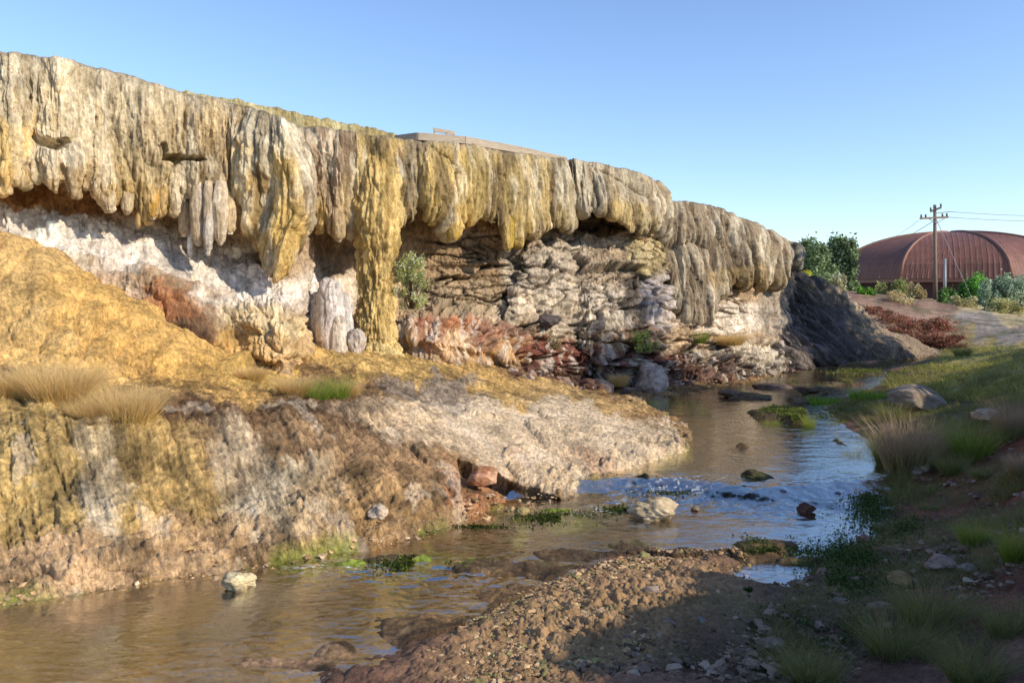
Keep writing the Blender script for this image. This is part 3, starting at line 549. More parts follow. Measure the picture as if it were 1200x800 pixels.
rg = np.clip(np.concatenate([np.clip(cc, .01, .85), wt[..., None]], -1), 0, 1)
cliff = empty('travertine_cliff', tuple(np.round(W(440, 402, 19), 2)), 'long overhanging travertine cliff with yellow and grey drapery folds above the stream', 'cliff')
OFF = np.array(cliff.location)
fm = grid_faces(NU, NV)
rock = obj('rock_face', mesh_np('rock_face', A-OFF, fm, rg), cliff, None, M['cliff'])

# column, stalactites, knobs: vertical flowstone bodies
def body(name, path, rad, colr, seed, parent, nu=120, nv=160, amp=.05, squash=.8, lw=.14):
    """path: list of (px,py,Y); rad in metres per point"""
    Pn = np.array([W(*p) for p in path]); t = np.linspace(0, 1, len(Pn)); q = np.linspace(0, 1, nv)
    c = pchip(t, Pn, q); r = pchip(t, np.array(rad, float), q); a = np.linspace(0, 2*math.pi, nu+1)[:-1]
    a2, v2 = np.meshgrid(a, q, indexing='ij'); R0 = np.mean(rad); L0 = abs(Pn[0, 2]-Pn[-1, 2])
    s = np.cos(a2)*2.0+a2*R0; vv = v2*L0
    ca, sa = np.cos(a2), np.sin(a2); sx = ca*R0; sy = sa*R0
    dd = amp*lobes(sx*1.6+sy*.7+seed, vv, lw, .7, seed)+amp*.7*lobes(sx-sy+3, vv, lw*.45, .35, seed+1)+amp*.5*fbm2(sx*5, vv*5+sy*5, 4, seed+2)
    rr = r[None]+dd-amp*.4; rr = rr*np.where((v2 == 0) | (v2 == 1), .02, 1)
    Q = np.stack([c[None, :, 0]+rr*ca, c[None, :, 1]+rr*sa*squash, c[None, :, 2]+0*rr], -1)
    cl = np.zeros(Q.shape)+C(colr[0]); k = sstep((afbm2(sx*9+2, vv*1.3+sy*5, 4, seed+3)+.15)/.4)[..., None]; cl = cl*(1-k*.7)+C(colr[1])*k*.7
    k = (sstep((v2-colr[3])/.15)*.8)[..., None]; cl = cl*(1-k)+C(colr[2])*k
    cl = cl*(1+.25*fbm2(sx*6, vv*4+sy*6, 4, seed+4)[..., None])
    idx = np.arange(nu*nv).reshape(nu, nv); i2 = np.roll(idx, -1, 0)
    f = np.stack([idx[:, :-1], i2[:, :-1], i2[:, 1:], idx[:, 1:]], -1).reshape(-1, 4)
    if parent is None: return Q, f, cl
    return obj(name, mesh_np(name, Q-np.array(parent.location), f, np.clip(cl, .01, .85)), parent, None, M['cliff'])
body('flowstone_column', [(440,175,19.5),(442,215,19.0),(443,262,18.8),(442,300,18.9),(441,335,18.9),(441,365,18.7),(441,392,18.5),(441,412,18.4),(441,432,18.2)], [.34,.50,.52,.41,.35,.37,.43,.55,.7], ('#CDB070', '#9C7F46', '#D8BE80', .72), 201, cliff, 200, 420, .13, .75, .17)
for px, y0, y1, Y, w, cc_ in ((232,225,289,16.0,.14,'#C2AE92'),(244,225,300,15.9,.10,'#CFC2AC'),(258,225,288,16.0,.15,'#C8B596'),(224,235,305,16.3,.06,'#D8CCBA'),(216,240,278,16.2,.09,'#B89E78'),(180,225,258,15.7,.10,'#B98F45'),(331,280,326,16.6,.13,'#C59A38'),(318,270,306,16.6,.15,'#C49A42'),
        (150,225,252,15.5,.10,'#B8A078'),(130,220,250,15.3,.09,'#C2AC88'),(270,235,275,16.3,.12,'#BBA27A'),(595,260,296,21.0,.16,'#A98C38'),(531,255,284,19.8,.18,'#B08F3C'),(397,250,284,18.3,.14,'#B39A70')):
    body('stalactite', [(px,y0-14,Y+.35),(px,y0*.75+y1*.25,Y+.06),(px,y0*.2+y1*.8,Y),(px,y1,Y)], [w*.6,w*.95,w*.8,w*.15], (cc_, '#A88F68', '#D8CCB4', .8), int(px)+300, cliff, 48, 60, .035, .9, .08)
for i, (px, py, Y, w, h, cc_) in enumerate(((391,388,17.7,.24,1.15,'#D8CCBC'),(379,382,17.8,.17,.85,'#CFC3B4'),(403,392,17.8,.20,.95,'#D9CDBB'),(397,400,17.5,.17,.6,'#DCCBB0'),(372,378,18.0,.16,.7,'#C9BCAC'),(366,352,18.6,.10,.65,'#D9CEC0'),(384,372,17.75,.2,.9,'#CBBFB0'))):
    hp = h/Y*F
    body('flowstone_knob', [(px,py-hp,Y+.05),(px,py-hp*.93,Y),(px,py-hp*.7,Y),(px,py-hp*.35,Y-.05),(px,py+30,Y-.15)], [.03,w*.55,w*.85,w,w*1.25], (cc_, '#B3A697', '#C9B090', .85), 400+i*11, cliff, 64, 80, .035, .95, .15)

# ridge of the next terrace behind the cliff
bx = [(150,96,20),(235,108,20.5),(300,119,21.2),(350,131,21.8),(400,141,22.4),(440,150,22.9),(470,159,23.3),(540,172,24.2)]
q = np.linspace(150, 540, 420); yy = np.interp(q, [b[0] for b in bx], [b[1] for b in bx]); YY = np.interp(q, [b[0] for b in bx], [b[2] for b in bx])
rowsB = [(-.0, 12), (-.0, 3), (0, .5), (3, .12), (14, 0), (40, -.1), (60, -.1)]
BB = np.array([[W(x, y+a, Yd+b) if a > 0 else (W(x, y, Yd)+np.array([-b*.6, b, -.02*b])) for a, b in rowsB] for x, y, Yd in zip(q, yy, YY)])
BB = np.moveaxis(pchip(np.array([0, 4, 8, 12, 24, 50, 70.]), np.moveaxis(BB, 1, 0), np.linspace(0, 70, 120)), 0, 1)
sB = (q[:, None]/F*22)*np.ones((1, 120)); vB = np.linspace(0, 1.7, 120)[None]*np.ones((420, 1)); nB = gnormal(BB)
if nB[200, 80, 1] > 0: nB = -nB
rB = sstep((np.linspace(0, 70, 120)-8)/8)[None]
BB = BB+nB*((.12*lobes(sB, vB, .3, 1.5, 501)+.05*lobes(sB, vB, .1, .6, 502)+.03*fbm2(sB*6, vB*6, 3, 503))*rB)[..., None]; BB[..., 2] += .03*fbm2(sB*2.5, vB*0, 4, 506)
cB = np.zeros(BB.shape)+C('#A89C70'); cB = cB*(1+.3*afbm2(sB*6, vB*1.2, 4, 504)[..., None]); k = (sstep((afbm2(sB*3, vB*.5, 3, 505))/.3)*.6)[..., None]; cB = cB*(1-k)+C('#8E7A4C')*k
k = (sstep((14-np.linspace(0, 70, 120))/6)[None, :, None])*.7; cB = cB*(1-k)+C('#6B5F45')*k
o = obj('terrace_ridge', mesh_np('terrace_ridge', BB, grid_faces(420, 120), np.clip(cB, .01, .8)), None, None, M['cliff'])
tag(o, 'yellow green ribbed terrace ridge rising behind the cliff top left of the boardwalk', 'terrace')

# dark flowstone mound at the end of the cliff
mc = [ # px, crest py, Y crest, mid py, Y, foot py, Y
 (905,322,34,380,32.0,436,30.0),(930,325,34,384,32.3,432,31),(945,327,34.5,385,33,431,31.6),(965,330,35,388,33.5,429,32.3),(985,336,35.6,390,34,426,33.2),(1005,354,36,393,34.6,422,34),(1025,374,36.3,400,35,420,34.6),(1045,387,36.5,404,35.2,418,35),(1070,396,36.8,407,35.8,417,35.4),(1090,406,37,412,36.4,417,36),(1110,413,37.5,415,37,419,36.6)]
MC = np.array([[W(x, y1, Y1)+np.array([6, 12, -2.2]), W(x, y1, Y1)+np.array([1.5, 3.5, -.35]), W(x, y1, Y1), W(x, y1*.75+ym*.25, Y1*.7+Ym*.3-.1), W(x, ym, Ym), W(x, ym*.5+yf*.5, Ym*.5+Yf*.5), W(x, yf, Yf), W(x, yf+20, Yf-.1)] for x, y1, Y1, ym, Ym, yf, Yf in mc])
tm = np.array([c[0] for c in mc], float); vm = np.array([0, 20, 30, 45, 80, 105, 130, 140.])
A3 = pchip(tm, MC, np.linspace(905, 1110, 520)); A3 = np.moveaxis(pchip(vm, np.moveaxis(A3, 1, 0), np.linspace(0, 140, 330)), 0, 1)
g3x, g3y = proj(A3); n3 = gnormal(A3); n3 = n3*np.where(n3[260, 200, 1] > 0, -1, 1)
s3 = A3[..., 0]*.8+A3[..., 2]*.9; v3 = A3[..., 0]*.55-A3[..., 2]*.8-A3[..., 1]*.3
lb = sstep((990-g3x+(g3y-380)*.3)/60)
A3 = A3+n3*((.55*lobes(s3, v3, .8, 2.6, 601)+.26*lobes(s3, v3, .25, 1.2, 602)+.10*lobes(s3, v3, .1, .7, 603))*(.18+.82*lb)+.10*fbm2(s3*2, v3*2, 5, 604)+.05*np.abs(fbm2(s3*6, v3*3, 4, 607))-.12)[..., None]
c3 = .78*paint(np.zeros(A3.shape)+C('#7A7068', .42), g3x, g3y, [(950,380,50,60,0,'#4E4C50',.95),(1000,390,50,40,30,'#5A575A',.85),(960,345,40,10,10,'#6E665C',.8),(1040,395,50,26,25,'#7C7468',.9),(1000,347,30,9,40,'#C8B496',.9),(1060,400,50,12,20,'#9A8B78',.9),(920,420,30,24,0,'#8B8078',.8),(960,425,30,10,0,'#6A625C',.8)], 14, 6, 14)
k = (sstep((afbm2(s3*7, v3*.8, 4, 605)-.1)/.25)*.5*lb)[..., None]; c3 = c3*(1-k)+C('#A9AAB5', .5)*k
k = (sstep((afbm2(s3*5, v3*.7, 4, 606)-.05)/.25)*.65*lb)[..., None]; c3 = c3*(1-k)+C('#26221F', .5)*k
c3 = tone(c3, .9, (1.12, 1.0, .84)); c3 = np.concatenate([np.clip(c3, .01, .8), (1-.55*lb)[..., None]], -1)
o = obj('flowstone_mound', mesh_np('flowstone_mound', A3, grid_faces(520, 330), c3), None, None, M['cliff'])
tag(o, 'dark grey and black flowstone mound sloping down at the far end of the cliff', 'rock mound')

# ------------------------------------------------------------------ boxes / tubes
class MB:
    def __init__(s): s.v = []; s.f = []
    def quadbox(s, c8):
        k = len(s.v); s.v += [tuple(p) for p in c8]
        for f in ((0,3,2,1),(4,5,6,7),(0,1,5,4),(1,2,6,5),(2,3,7,6),(3,0,4,7)): s.f.append(tuple(k+i for i in f))
    def bar(s, a, b, w, h, up=(0, 0, 1)):
        a = np.array(a, float); b = np.array(b, float); d = (b-a)/np.linalg.norm(b-a); u = np.array(up, float); x = np.cross(d, u); x /= np.linalg.norm(x); u = np.cross(x, d)
        s.quadbox([p+x*w/2*i+u*h/2*j for p in (a, b) for i, j in ((-1,-1),(1,-1),(1,1),(-1,1))])
    def tube(s, pts, rad, n=10):
        pts = [np.array(p, float) for p in pts]; rad = rad if hasattr(rad, '__len__') else [rad]*len(pts); k = len(s.v)
        for i, p in enumerate(pts):
            d = pts[min(i+1, len(pts)-1)]-pts[max(i-1, 0)]; d /= np.linalg.norm(d); u = np.array([1., 0, 0]) if abs(d[0]) < .8 else np.array([0, 1., 0])
            x = np.cross(d, u); x /= np.linalg.norm(x); y = np.cross(d, x)
            for j in range(n):
                a = 2*math.pi*j/n; s.v.append(tuple(p+rad[i]*(x*math.cos(a)+y*math.sin(a))))
        for i in range(len(pts)-1):
            for j in range(n): s.f.append((k+i*n+j, k+i*n+(j+1) % n, k+(i+1)*n+(j+1) % n, k+(i+1)*n+j))
        s.f.append(tuple(k+j for j in range(n))[::-1]); s.f.append(tuple(k+(len(pts)-1)*n+j for j in range(n)))
    def build(s, name, mat, parent=None, off=None, bevel=0, smooth=False):
        off = np.array(parent.location) if (parent is not None and off is None) else (np.zeros(3) if off is None else np.array(off))
        me = bpy.data.meshes.new(name); me.from_pydata([tuple(np.array(v)-off) for v in s.v], [], s.f); me.update()
        if smooth: me.polygons.foreach_set('use_smooth', [len(p.vertices) == 4 for p in me.polygons])
        o = obj(name, me, parent, None if parent is not None else tuple(off), mat)
        if bevel: b = o.modifiers.new('bevel', 'BEVEL'); b.width = bevel; b.segments = 2
        return o
M['wood'] = surf_mat('weathered_wood', .8, 14, (.4, .4, 3), .4, .008, .25, False, (.42, .34, .25))
M['pole'] = surf_mat('pole_wood', .85, 10, (2, 2, .2), .4, .01, .25, False, (.24, .17, .12))
M['metal'] = surf_mat('galvanised_metal', .45, 20, (1, 1, 1), .1, .002, .1, False, (.25, .25, .25), .5)
M['roof'] = surf_mat('brown_metal_roof', .6, 1.2, (1, 1, .3), .05, .01, .22, False, (.185, .083, .060), .25)
M['trim'] = surf_mat('brown_trim', .6, 2, (1, 1, 1), .05, .01, .1, False, (.24, .12, .085), .3)
M['wall'] = surf_mat('dark_red_wall', .8, 2, (1, 1, 1), .1, .01, .12, False, (.075, .034, .034))
M['ceramic'] = surf_mat('insulator_ceramic', .3, 5, (1, 1, 1), .05, .01, .1, False, (.10, .07, .06), .5)

# boardwalk: front edge follows pixels, deck stretches back
edge = [W(463,159,21.6), W(490,155.5,20.9), W(545,160,21.2), W(610,172,22.2), W(664,184.5,23.2)]
bw = empty('boardwalk', tuple(edge[2]), 'weathered timber boardwalk deck jutting over the cliff top', 'boardwalk')
bk = np.array([-1.9, 2.4, 0]); ed = MB()
for a, b in zip(edge[:-1], edge[1:]): ed.bar(a-np.array([0, 0, .10]), b-np.array([0, 0, .10]), .07, .20)
ed.build('edge_beam', M['wood'], bw, bevel=.008)
dk_ = MB()
for a, b in zip(edge[1:-1], edge[2:]):
    L_ = np.linalg.norm(b-a); nb = int(L_/.15)
    for i in range(nb):
        p = a+(b-a)*((i+.5)/nb); p = p-np.array([0, 0, .022]); dk_.bar(p+bk*.03, p+bk, .142, .035)
dk_.build('deck_boards', M['wood'], bw)
jt = MB()
for i, t in enumerate(np.linspace(.03, .97, 12)):
    k = t*3; j = min(int(k), 2); p = edge[1+j]+(edge[2+j]-edge[1+j])*(k-j)-np.array([0, 0, .13]); jt.bar(p+bk*.05, p+bk*.95, .05, .15)
jt.build('joist', M['wood'], bw)
for t in (.15, .5, .85):
    k = t*3; j = int(k); p = edge[1+j]+(edge[2+j]-edge[1+j])*(k-j)+bk*.25; q_ = MB(); q_.bar(p-np.array([0, 0, .1]), p-np.array([0, 0, .85]), .12, .12, (0, 1, 0)); q_.build('post', M['wood'], bw)
q_ = MB(); q_.bar(W(508,152,21.6), W(533,156.5,21.8), .05, .10); q_.bar(W(509,152,21.6), W(509,160,21.6), .05, .05, (0, 1, 0)); q_.bar(W(524,155,21.7), W(524,162,21.7), .05, .05, (0, 1, 0)); q_.build('kick_rail', M['wood'], bw)

# dome building
def dome():
    D = 92.; R = 14.7; ud = np.array([521., 933.])/math.hypot(521, 933); pf = W(1111, 330, D)[:2]+ud*R*.924; cx = float(pf[0]); zb = W(0, 326, D)[2]; zt = W(0, 272.5, D)[2]; gz = 2.2
    r = empty('dome_building', (cx, float(pf[1]), gz), 'large brown ribbed metal dome roofed building behind the bushes', 'building')
    cyy = float(pf[1]); zt = W(0, 273, cyy)[2]; Hh = zt-zb; rot = math.atan2(-ud[1], -ud[0])+math.radians(22.5)+.05
    corner = [np.array([cx+R*math.cos(rot+i*math.pi/4), cyy+R*math.sin(rot+i*math.pi/4), zb]) for i in range(8)]
    def pt(a, t): # corner ray a, t=0 eave,1 apex : rounded profile
        c = a; k = 1-t
        h = Hh*math.sqrt(max(0, 1-k**2.1))
        base = np.array([cx, cyy, zb]); return base+(c-base)*k+np.array([0, 0, h])
    for i in range(8):
        a, b = corner[i], corner[(i+1) % 8]; nr = 20; nt_ = 28; v = []; f = []
        nseg = nr*4
        dirn = (a+b)/2-np.array([cx, cyy, zb]); dirn[2] = 0; dirn /= np.linalg.norm(dirn)
        # standing-seam sheets run up the slope, perpendicular to the eave
        for jt_ in range(nt_+1):
            t = (jt_/nt_)**1.0; pa = pt(a, t); pb = pt(b, t)
            for s in range(nseg+1):
                p = pa+(pb-pa)*(s/nseg)
                u = ((p-np.array([cx, cyy, zb]))@np.array([-dirn[1], dirn[0], 0])); w_ = u/(.0001+R*.765)*nr
                fr0 = abs((w_-math.floor(w_))-.5)*2; bump_ = .05*max(0, (fr0-.7)/.3)
                v.append(tuple(p+np.array([0, 0, bump_*.7])+dirn*bump_*.7))
        for jt_ in range(nt_):
            for s in range(nseg): k = jt_*(nseg+1)+s; f.append((k, k+1, k+nseg+2, k+nseg+1))
        mb = MB(); mb.v = v; mb.f = f; mb.build('roof_panel', M['roof'], r)
        rb = MB(); rb.tube([pt(a, t)+np.array([0, 0, .08]) for t in np.linspace(0, .97, 24)], .17, 6); rb.build('hip_rib', M['trim'], r, smooth=True)
    fa = MB(); wl_ = MB(); bs = np.array([cx, cyy, 0])
    for i in range(8):
        a, b = corner[i], corner[(i+1) % 8]; ai = a+(np.array([cx, cyy, zb])-a)*.02; bi = b+(np.array([cx, cyy, zb])-b)*.02
        fa.bar(ai-np.array([0, 0, .22]), bi-np.array([0, 0, .22]), .3, .42)
        ai = a+(np.array([cx, cyy, zb])-a)*.06; bi = b+(np.array([cx, cyy, zb])-b)*.06
        wl_.quadbox([(*ai[:2], gz-1), (*bi[:2], gz-1), (*(bi+(bs-bi)*.02)[:2], gz-1), (*(ai+(bs-ai)*.02)[:2], gz-1), (*ai[:2], zb-.3), (*bi[:2], zb-.3), (*(bi+(bs-bi)*.02)[:2], zb-.3), (*(ai+(bs-ai)*.02)[:2], zb-.3)])
    fa.build('fascia', M['trim'], r); wl_.build('wall', M['wall'], r)
    for t in (.22, .5, .78):
        p = corner[0]+(corner[1]-corner[0])*t; inn = (np.array([cx, cyy, zb])-p); inn[2] = 0; p = p+inn*.055; q0 = p+(corner[1]-corner[0])*.05
        dr = MB(); dr.bar((*p[:2], gz+1.4), (*q0[:2], gz+1.4), .1, 1.1); dr.build('window', M['metal'], r)
    cap = MB(); cap.tube([(cx, cyy, zt-.15), (cx, cyy, zt+.05), (cx, cyy, zt+.12)], [1.2, 1.1, .3], 16); cap.build('roof_cap', M['trim'], r)
dome()

# utility pole
D = 62.; pb = W(1096, 360, D); pb[2] = terrain(np.array([pb[0]]), np.array([pb[1]]))[0][0]
X0 = pb[0]; ztop = W(0, 240, D)[2]
up = empty('utility_pole', tuple(pb), 'tall wooden utility pole with crossarms in front of the domed building', 'utility pole')
q_ = MB(); q_.tube([(X0, D, pb[2]-.3), (X0-.02, D, 5), (X0-.05, D, ztop)], [.17, .15, .11], 12); q_.build('pole', M['pole'], up, smooth=True)
def zz(y): return EYE+(HZ-y)/F*D
arm = [((1076, 256.5), (1111, 254.5), -.15), ((1090, 248), (1101, 243.5), .14)]
for (a, b, dy) in arm:
    q_ = MB(); A_ = np.array([(a[0]-600)/F*D, D-.12+dy, zz(a[1])]); B_ = np.array([(b[0]-600)/F*D, D-.12-dy, zz(b[1])]); q_.bar(A_, B_, .12, .14); q_.build('crossarm', M['pole'], up)
    for t in ((.04, .2, .8, .96) if a[0] < 1080 else (.05, .95)):
        p = A_+(B_-A_)*t; q_ = MB(); q_.tube([p+np.array([0, 0, .06]), p+np.array([0, 0, .14]), p+np.array([0, 0, .2]), p+np.array([0, 0, .3])], [.03, .09, .06, .07], 8); q_.build('insulator', M['ceramic'], up, smooth=True)
for sx in (-1, 1):
    q_ = MB(); q_.bar((X0+sx*.75, D-.13, zz(255)), (X0, D-.14, zz(262)), .04, .05, (0, 1, 0)); q_.build('brace', M['metal'], up)
q_ = MB(); q_.bar((X0+.05, D-.1, zz(250)), (X0+1.0, D-.1, zz(248.5)), .05, .06); q_.build('bracket', M['metal'], up)
def wire(name, a, b, sag, lab, r=.022, grp=None):
    a = np.array(a); b = np.array(b); pts = [a+(b-a)*t-np.array([0, 0, sag*4*t*(1-t)]) for t in np.linspace(0, 1, 24)]
    q_ = MB(); q_.tube(pts, r, 5); tag(q_.build(name, M['metal'], smooth=True), lab, 'wire', grp)
wire('power_line', (X0+1.0, D, zz(248)), W(1420, 246, 75), .5, 'upper thin power line running right from the top of the utility pole')
wire('power_line', (X0+1.0, D, zz(254.5)), W(1420, 252, 75), .5, 'lower thin power line running right from the long crossarm')
wire('guy_wire', (X0, D, zz(258)), W(1066, 276, 66), .0, 'short guy wire slanting left off the utility pole toward the dome')
wire('guy_wire', (X0, D, zz(255)), tuple(ground_at(1140, 356)+np.array([0, 0, .2])), .0, 'long guy wire slanting down right from the pole to the bushes')
wire('service_line', (X0-1.3, D, zz(258)), W(1020, 283, 100), .6, 'faint service line running left from the crossarm over the dome roof', .015)
D2 = 80.; q_ = MB(); xx = (1107-600)/F*D2; q_.tube([(xx, D2, 1.5), (xx, D2, W(0, 303, D2)[2])], [.17, .14], 8)
tag(q_.build('post', M['metal'], smooth=True), 'short grey post standing right of the utility pole before the dome', 'post')

# ------------------------------------------------------------------ rocks
import bmesh
def rock_mesh(name, seed, sub, dims, colr, facets=9, tight=.62, rough=.10, second=None):
    rg_ = np.random.default_rng(seed); bm = bmesh.new(); bmesh.ops.create_icosphere(bm, subdivisions=sub, radius=1); V_ = np.array([v.co[:] for v in bm.verts]); Fc = np.array([[v.index for v in f.verts] for f in bm.faces]); bm.free()
    for i in range(facets):
        nn_ = rg_.normal(size=3); nn_ /= np.linalg.norm(nn_); h = rg_.uniform(tight, tight+.25); dd = V_@nn_-h; V_ = V_-np.clip(dd, 0, None)[:, None]*nn_*.92
    nr_ = V_/np.linalg.norm(V_, axis=1, keepdims=True)
    x, y, z = V_.T; nz = fbm2(x*2+z*1.3+seed, y*2-z, 5, seed)+.5*fbm2(z*5+seed, x*5+y*3, 4, seed+1)
    V_ = V_+nr_*(nz*rough)[:, None]; V_ = V_*np.array(dims)
    c = np.zeros(V_.shape)+C(colr); k = (sstep(fbm2(x*1.6, z*1.6+y, 4, seed+2)/.4+.3)*.5)[:, None]; c = c*(1-k)+C(second or colr)*k; c = c*(1+.3*fbm2(x*6, y*6+z*5, 4, seed+3)[:, None])
    me = mesh_np(name, V_, Fc, np.clip(c, .01, .8)); me.materials.append(M['rock']); return me
def rock(px, py, w, h, colr, seed, label, name='rock', second=None, dp=1.0, Y=None, sink=.3, facets=9, group=None, rough=.10, rot=0, tight=.62):
    """w,h in photo pixels; py is where it meets the ground"""
    g_ = ground_at(px, py) if Y is None else W(px, py, Y)
    s = g_[1]/F; hw = w*s/2; hh = h*s/(2-sink*1.2)
    if g_[2] < .02 and Y is None: g_[2] = .0
    o = bpy.data.objects.new(name, rock_mesh(name, seed, 5, (hw*1.1, hw*dp, hh), colr, facets, tight, rough, second)); COLL.objects.link(o)
    o.location = (g_[0], g_[1]+hw*dp*.5, g_[2]+hh*(1-sink)); o.rotation_euler = (0, 0, rot); return tag(o, label, 'rock', group)
rock(767, 628, 52, 22, '#BFA983', 11, 'pale crusted rock standing alone in mid stream below the small rapids', second='#6B5B42', rough=.2)
rock(278, 709, 38, 18, '#C9B78C', 12, 'small cream rock poking out of the dark water at the left', second='#5B4B34', rough=.2)
rock(872, 540, 24, 12, '#4B3A2A', 13, 'small dark rock alone in the calm pool above the rapids', second='#6B5136')
rock(890, 586, 34, 17, '#3C3420', 14, 'mossy dark rock sitting on the lip of the small rapids', second='#4E5226', rough=.15)
rock(947, 619, 20, 13, '#5A3E30', 55, 'small reddish brown rock in the blue riffle below the rapids')
rock(1013, 636, 16, 9, '#8A6558', 16, 'small pinkish stone at the right edge of the blue riffle')
rock(1080, 484, 80, 31, '#8E7C66', 217, 'large pale angular boulder slab on the shaded right bank', 'boulder', second='#8C8072', dp=.7, facets=11, rough=.035, sink=.25, tight=.55, rot=.5)
rock(704, 472, 36, 30, '#A98C72', 18, 'brown angular rock with a flat side lying at the cliff foot', second='#6B4634', Y=22.3, facets=12, rough=.06)
rock(762, 466, 40, 40, '#8A7464', 19, 'dark upright broken block standing at the cliff foot by the green grass', second='#C9B9A6', Y=23.2, facets=10)
rock(417, 418, 22, 32, '#B3A594', 20, 'grey pitted stone standing right of the white flowstone knobs', second='#6E6256', Y=17.4, rough=.18)
rock(1105, 672, 34, 18, '#8E7868', 21, 'pale pink half buried rock on the shaded right bank', second='#9C8474')
rock(1057, 690, 24, 18, '#94784E', 22, 'small tan pointed rock on the mud below the pale pink rock', second='#8C7050')
rock(1135, 672, 18, 10, '#857868', 23, 'small grey stone just right of the pale pink rock')
rock(640, 382, 34, 16, '#4C4440', 24, 'dark rounded stone resting on the ledge under the grey recess', Y=21.9)
rock(612, 612, 18, 9, '#A08C5A', 25, 'small yellowish stone at the waterline below the pale shelf', second='#5E6030')
rock(443, 611, 22, 16, '#B9A68C', 26, 'loose pale stone on the brown bank slope near the water', second='#8C7658', rough=.18)
rock(235, 513, 22, 9, '#8C7C68', 27, 'flat grey stone on the brown crest of the left bank', second='#4C3E30')
rock(905, 462, 46, 11, '#5A4636', 28, 'dark low rock at the water edge under the far cliff foot', second='#8B7460')
rock(948, 462, 26, 8, '#4C3E30', 29, 'low dark stone in the narrow far channel')
rock(856, 465, 24, 8, '#6B5848', 30, 'small brown rock on the far shore left of the dark low rock')
rock(815, 610, 10, 6, '#7C6850', 31, 'tiny brown stone just below the mossy dam of the rapids')
rock(118, 655, 34, 16, '#CDB090', 33, 'smooth beige knob on the near bank foot at the left', second='#B08E68', sink=.5)
rock(565, 572, 50, 22, '#A8724E', 34, 'tilted orange brown slab under the crack of the pale shelf', 'rock_slab', second='#C0A080', facets=20, rough=.04, dp=.7, sink=.45, tight=.4)
rock(985, 712, 26, 9, '#7C7064', 35, 'flat grey stone among the green weeds at the lower right', sink=.4)
rock(820, 735, 22, 8, '#74706A', 36, 'flat blue grey stone on the dark mud flat', sink=.4)
rock(905, 762, 30, 11, '#80705F', 37, 'lumpy pale brown clod on the shaded mud at the bottom', sink=.4, rough=.2)
rock(1160, 492, 30, 12, '#B09A80', 38, 'low tan stone half hidden by grass on the right slope', sink=.4)
rock(1080, 553, 26, 9, '#A8907C', 39, 'flat pale stone below the big green grass clump', sink=.4)

# ------------------------------------------------------------------ loose clods as stuff
def clods(name, n, sampler, size, cols_, seed, flat=.6):
    rg_ = np.random.default_rng(seed); bm = bmesh.new(); bmesh.ops.create_icosphere(bm, subdivisions=2, radius=1); V0 = np.array([v.co[:] for v in bm.verts]); F0 = np.array([[v.index for v in f.verts] for f in bm.faces]); bm.free()
    X, Y = sampler(rg_, n); z = terrain(X, Y)[0]; n = len(X); k = len(V0)
    r = size*np.exp(rg_.normal(0, .5, n)); sc = r[:, None]*np.stack([rg_.uniform(.7, 1.4, n), rg_.uniform(.7, 1.4, n), rg_.uniform(flat*.6, flat*1.3, n)], 1)
    ph = rg_.uniform(0, 100, n)
    Vv = np.repeat(V0[None], n, 0); nz = fbm2(Vv[..., 0]*1.5+ph[:, None], Vv[..., 1]*1.5+Vv[..., 2]*1.2+ph[:, None]*.7, 3, seed)
    for _ in range(4):
        nn_ = rg_.normal(size=(n, 1, 3)); nn_ /= np.linalg.norm(nn_, axis=2, keepdims=True); dd = (Vv*nn_).sum(-1, keepdims=True)-.6; Vv = Vv-np.clip(dd, 0, None)*nn_
    Vv = Vv*(1+.6*nz[..., None])*sc[:, None]; a = rg_.uniform(0, 6.28, n); ca, sa = np.cos(a)[:, None], np.sin(a)[:, None]
    Vv = np.stack([Vv[..., 0]*ca-Vv[..., 1]*sa+X[:, None], Vv[..., 0]*sa+Vv[..., 1]*ca+Y[:, None], Vv[..., 2]+z[:, None]+(r*flat*.25)[:, None]+.015], -1)
    Fv = (F0[None]+(np.arange(n)*k)[:, None, None]).reshape(-1, 3)
    cc_ = np.array([C(c) for c in cols_])[rg_.integers(0, len(cols_), n)]*rg_.uniform(.6, 1.25, (n, 1)); cc_ = np.repeat(cc_[:, None], k, 1)
    o = obj(name, mesh_np(name, Vv, Fv, np.clip(cc_, .01, .8), False), None, None, M['clod']); return o
def pxband(cx, cy, rx, ry, slope):
    def f(rg_, n):
        a = rg_.uniform(0, 6.28, n); r = np.sqrt(rg_.uniform(0, 1, n)); px = cx+rx*r*np.cos(a); py = cy+ry*r*np.sin(a)+slope*(px-cx); Y = (EYE-.05)*F/(py-HZ); X = (px-600)/F*Y
        k = terrain(X, Y)[1] > -.12; return X[k], Y[k]
    return f
tag(clods('gravel_bar', 13000, pxband(700, 722, 205, 62, -.30), 0.0115, ['#BC9A70', '#A88660', '#967650', '#C8AA80', '#7E6444', '#8A8050'], 71), 'lumpy sunlit crust of dried mud clods along the near stream edge', 'mud clods', kind='stuff')
tag(clods('gravel', 1700, pxband(930, 735, 280, 80, -.12), .018, ['#84705C', '#7A6450', '#6E5A48', '#94806C'], 72), 'scattered stones and clods on the shaded mud flat', 'gravel', kind='stuff')
def bankfoot(rg_, n):
    i = rg_.uniform(1.2, 12.5, n); k = i.astype(int); t = (i-k)[:, None]; p = SH[k]*(1-t)+SH[k+1]*t; p = p+rg_.normal(0, .12, (n, 2))+np.array([-.03, .16]); return p[:, 0], p[:, 1]
tag(clods('bank_rubble', 600, bankfoot, .018, ['#C9AC88', '#B8976C', '#A8895E', '#BC9E74'], 73), 'small crusty rubble strewn along the foot of the left bank', 'rubble', kind='stuff')
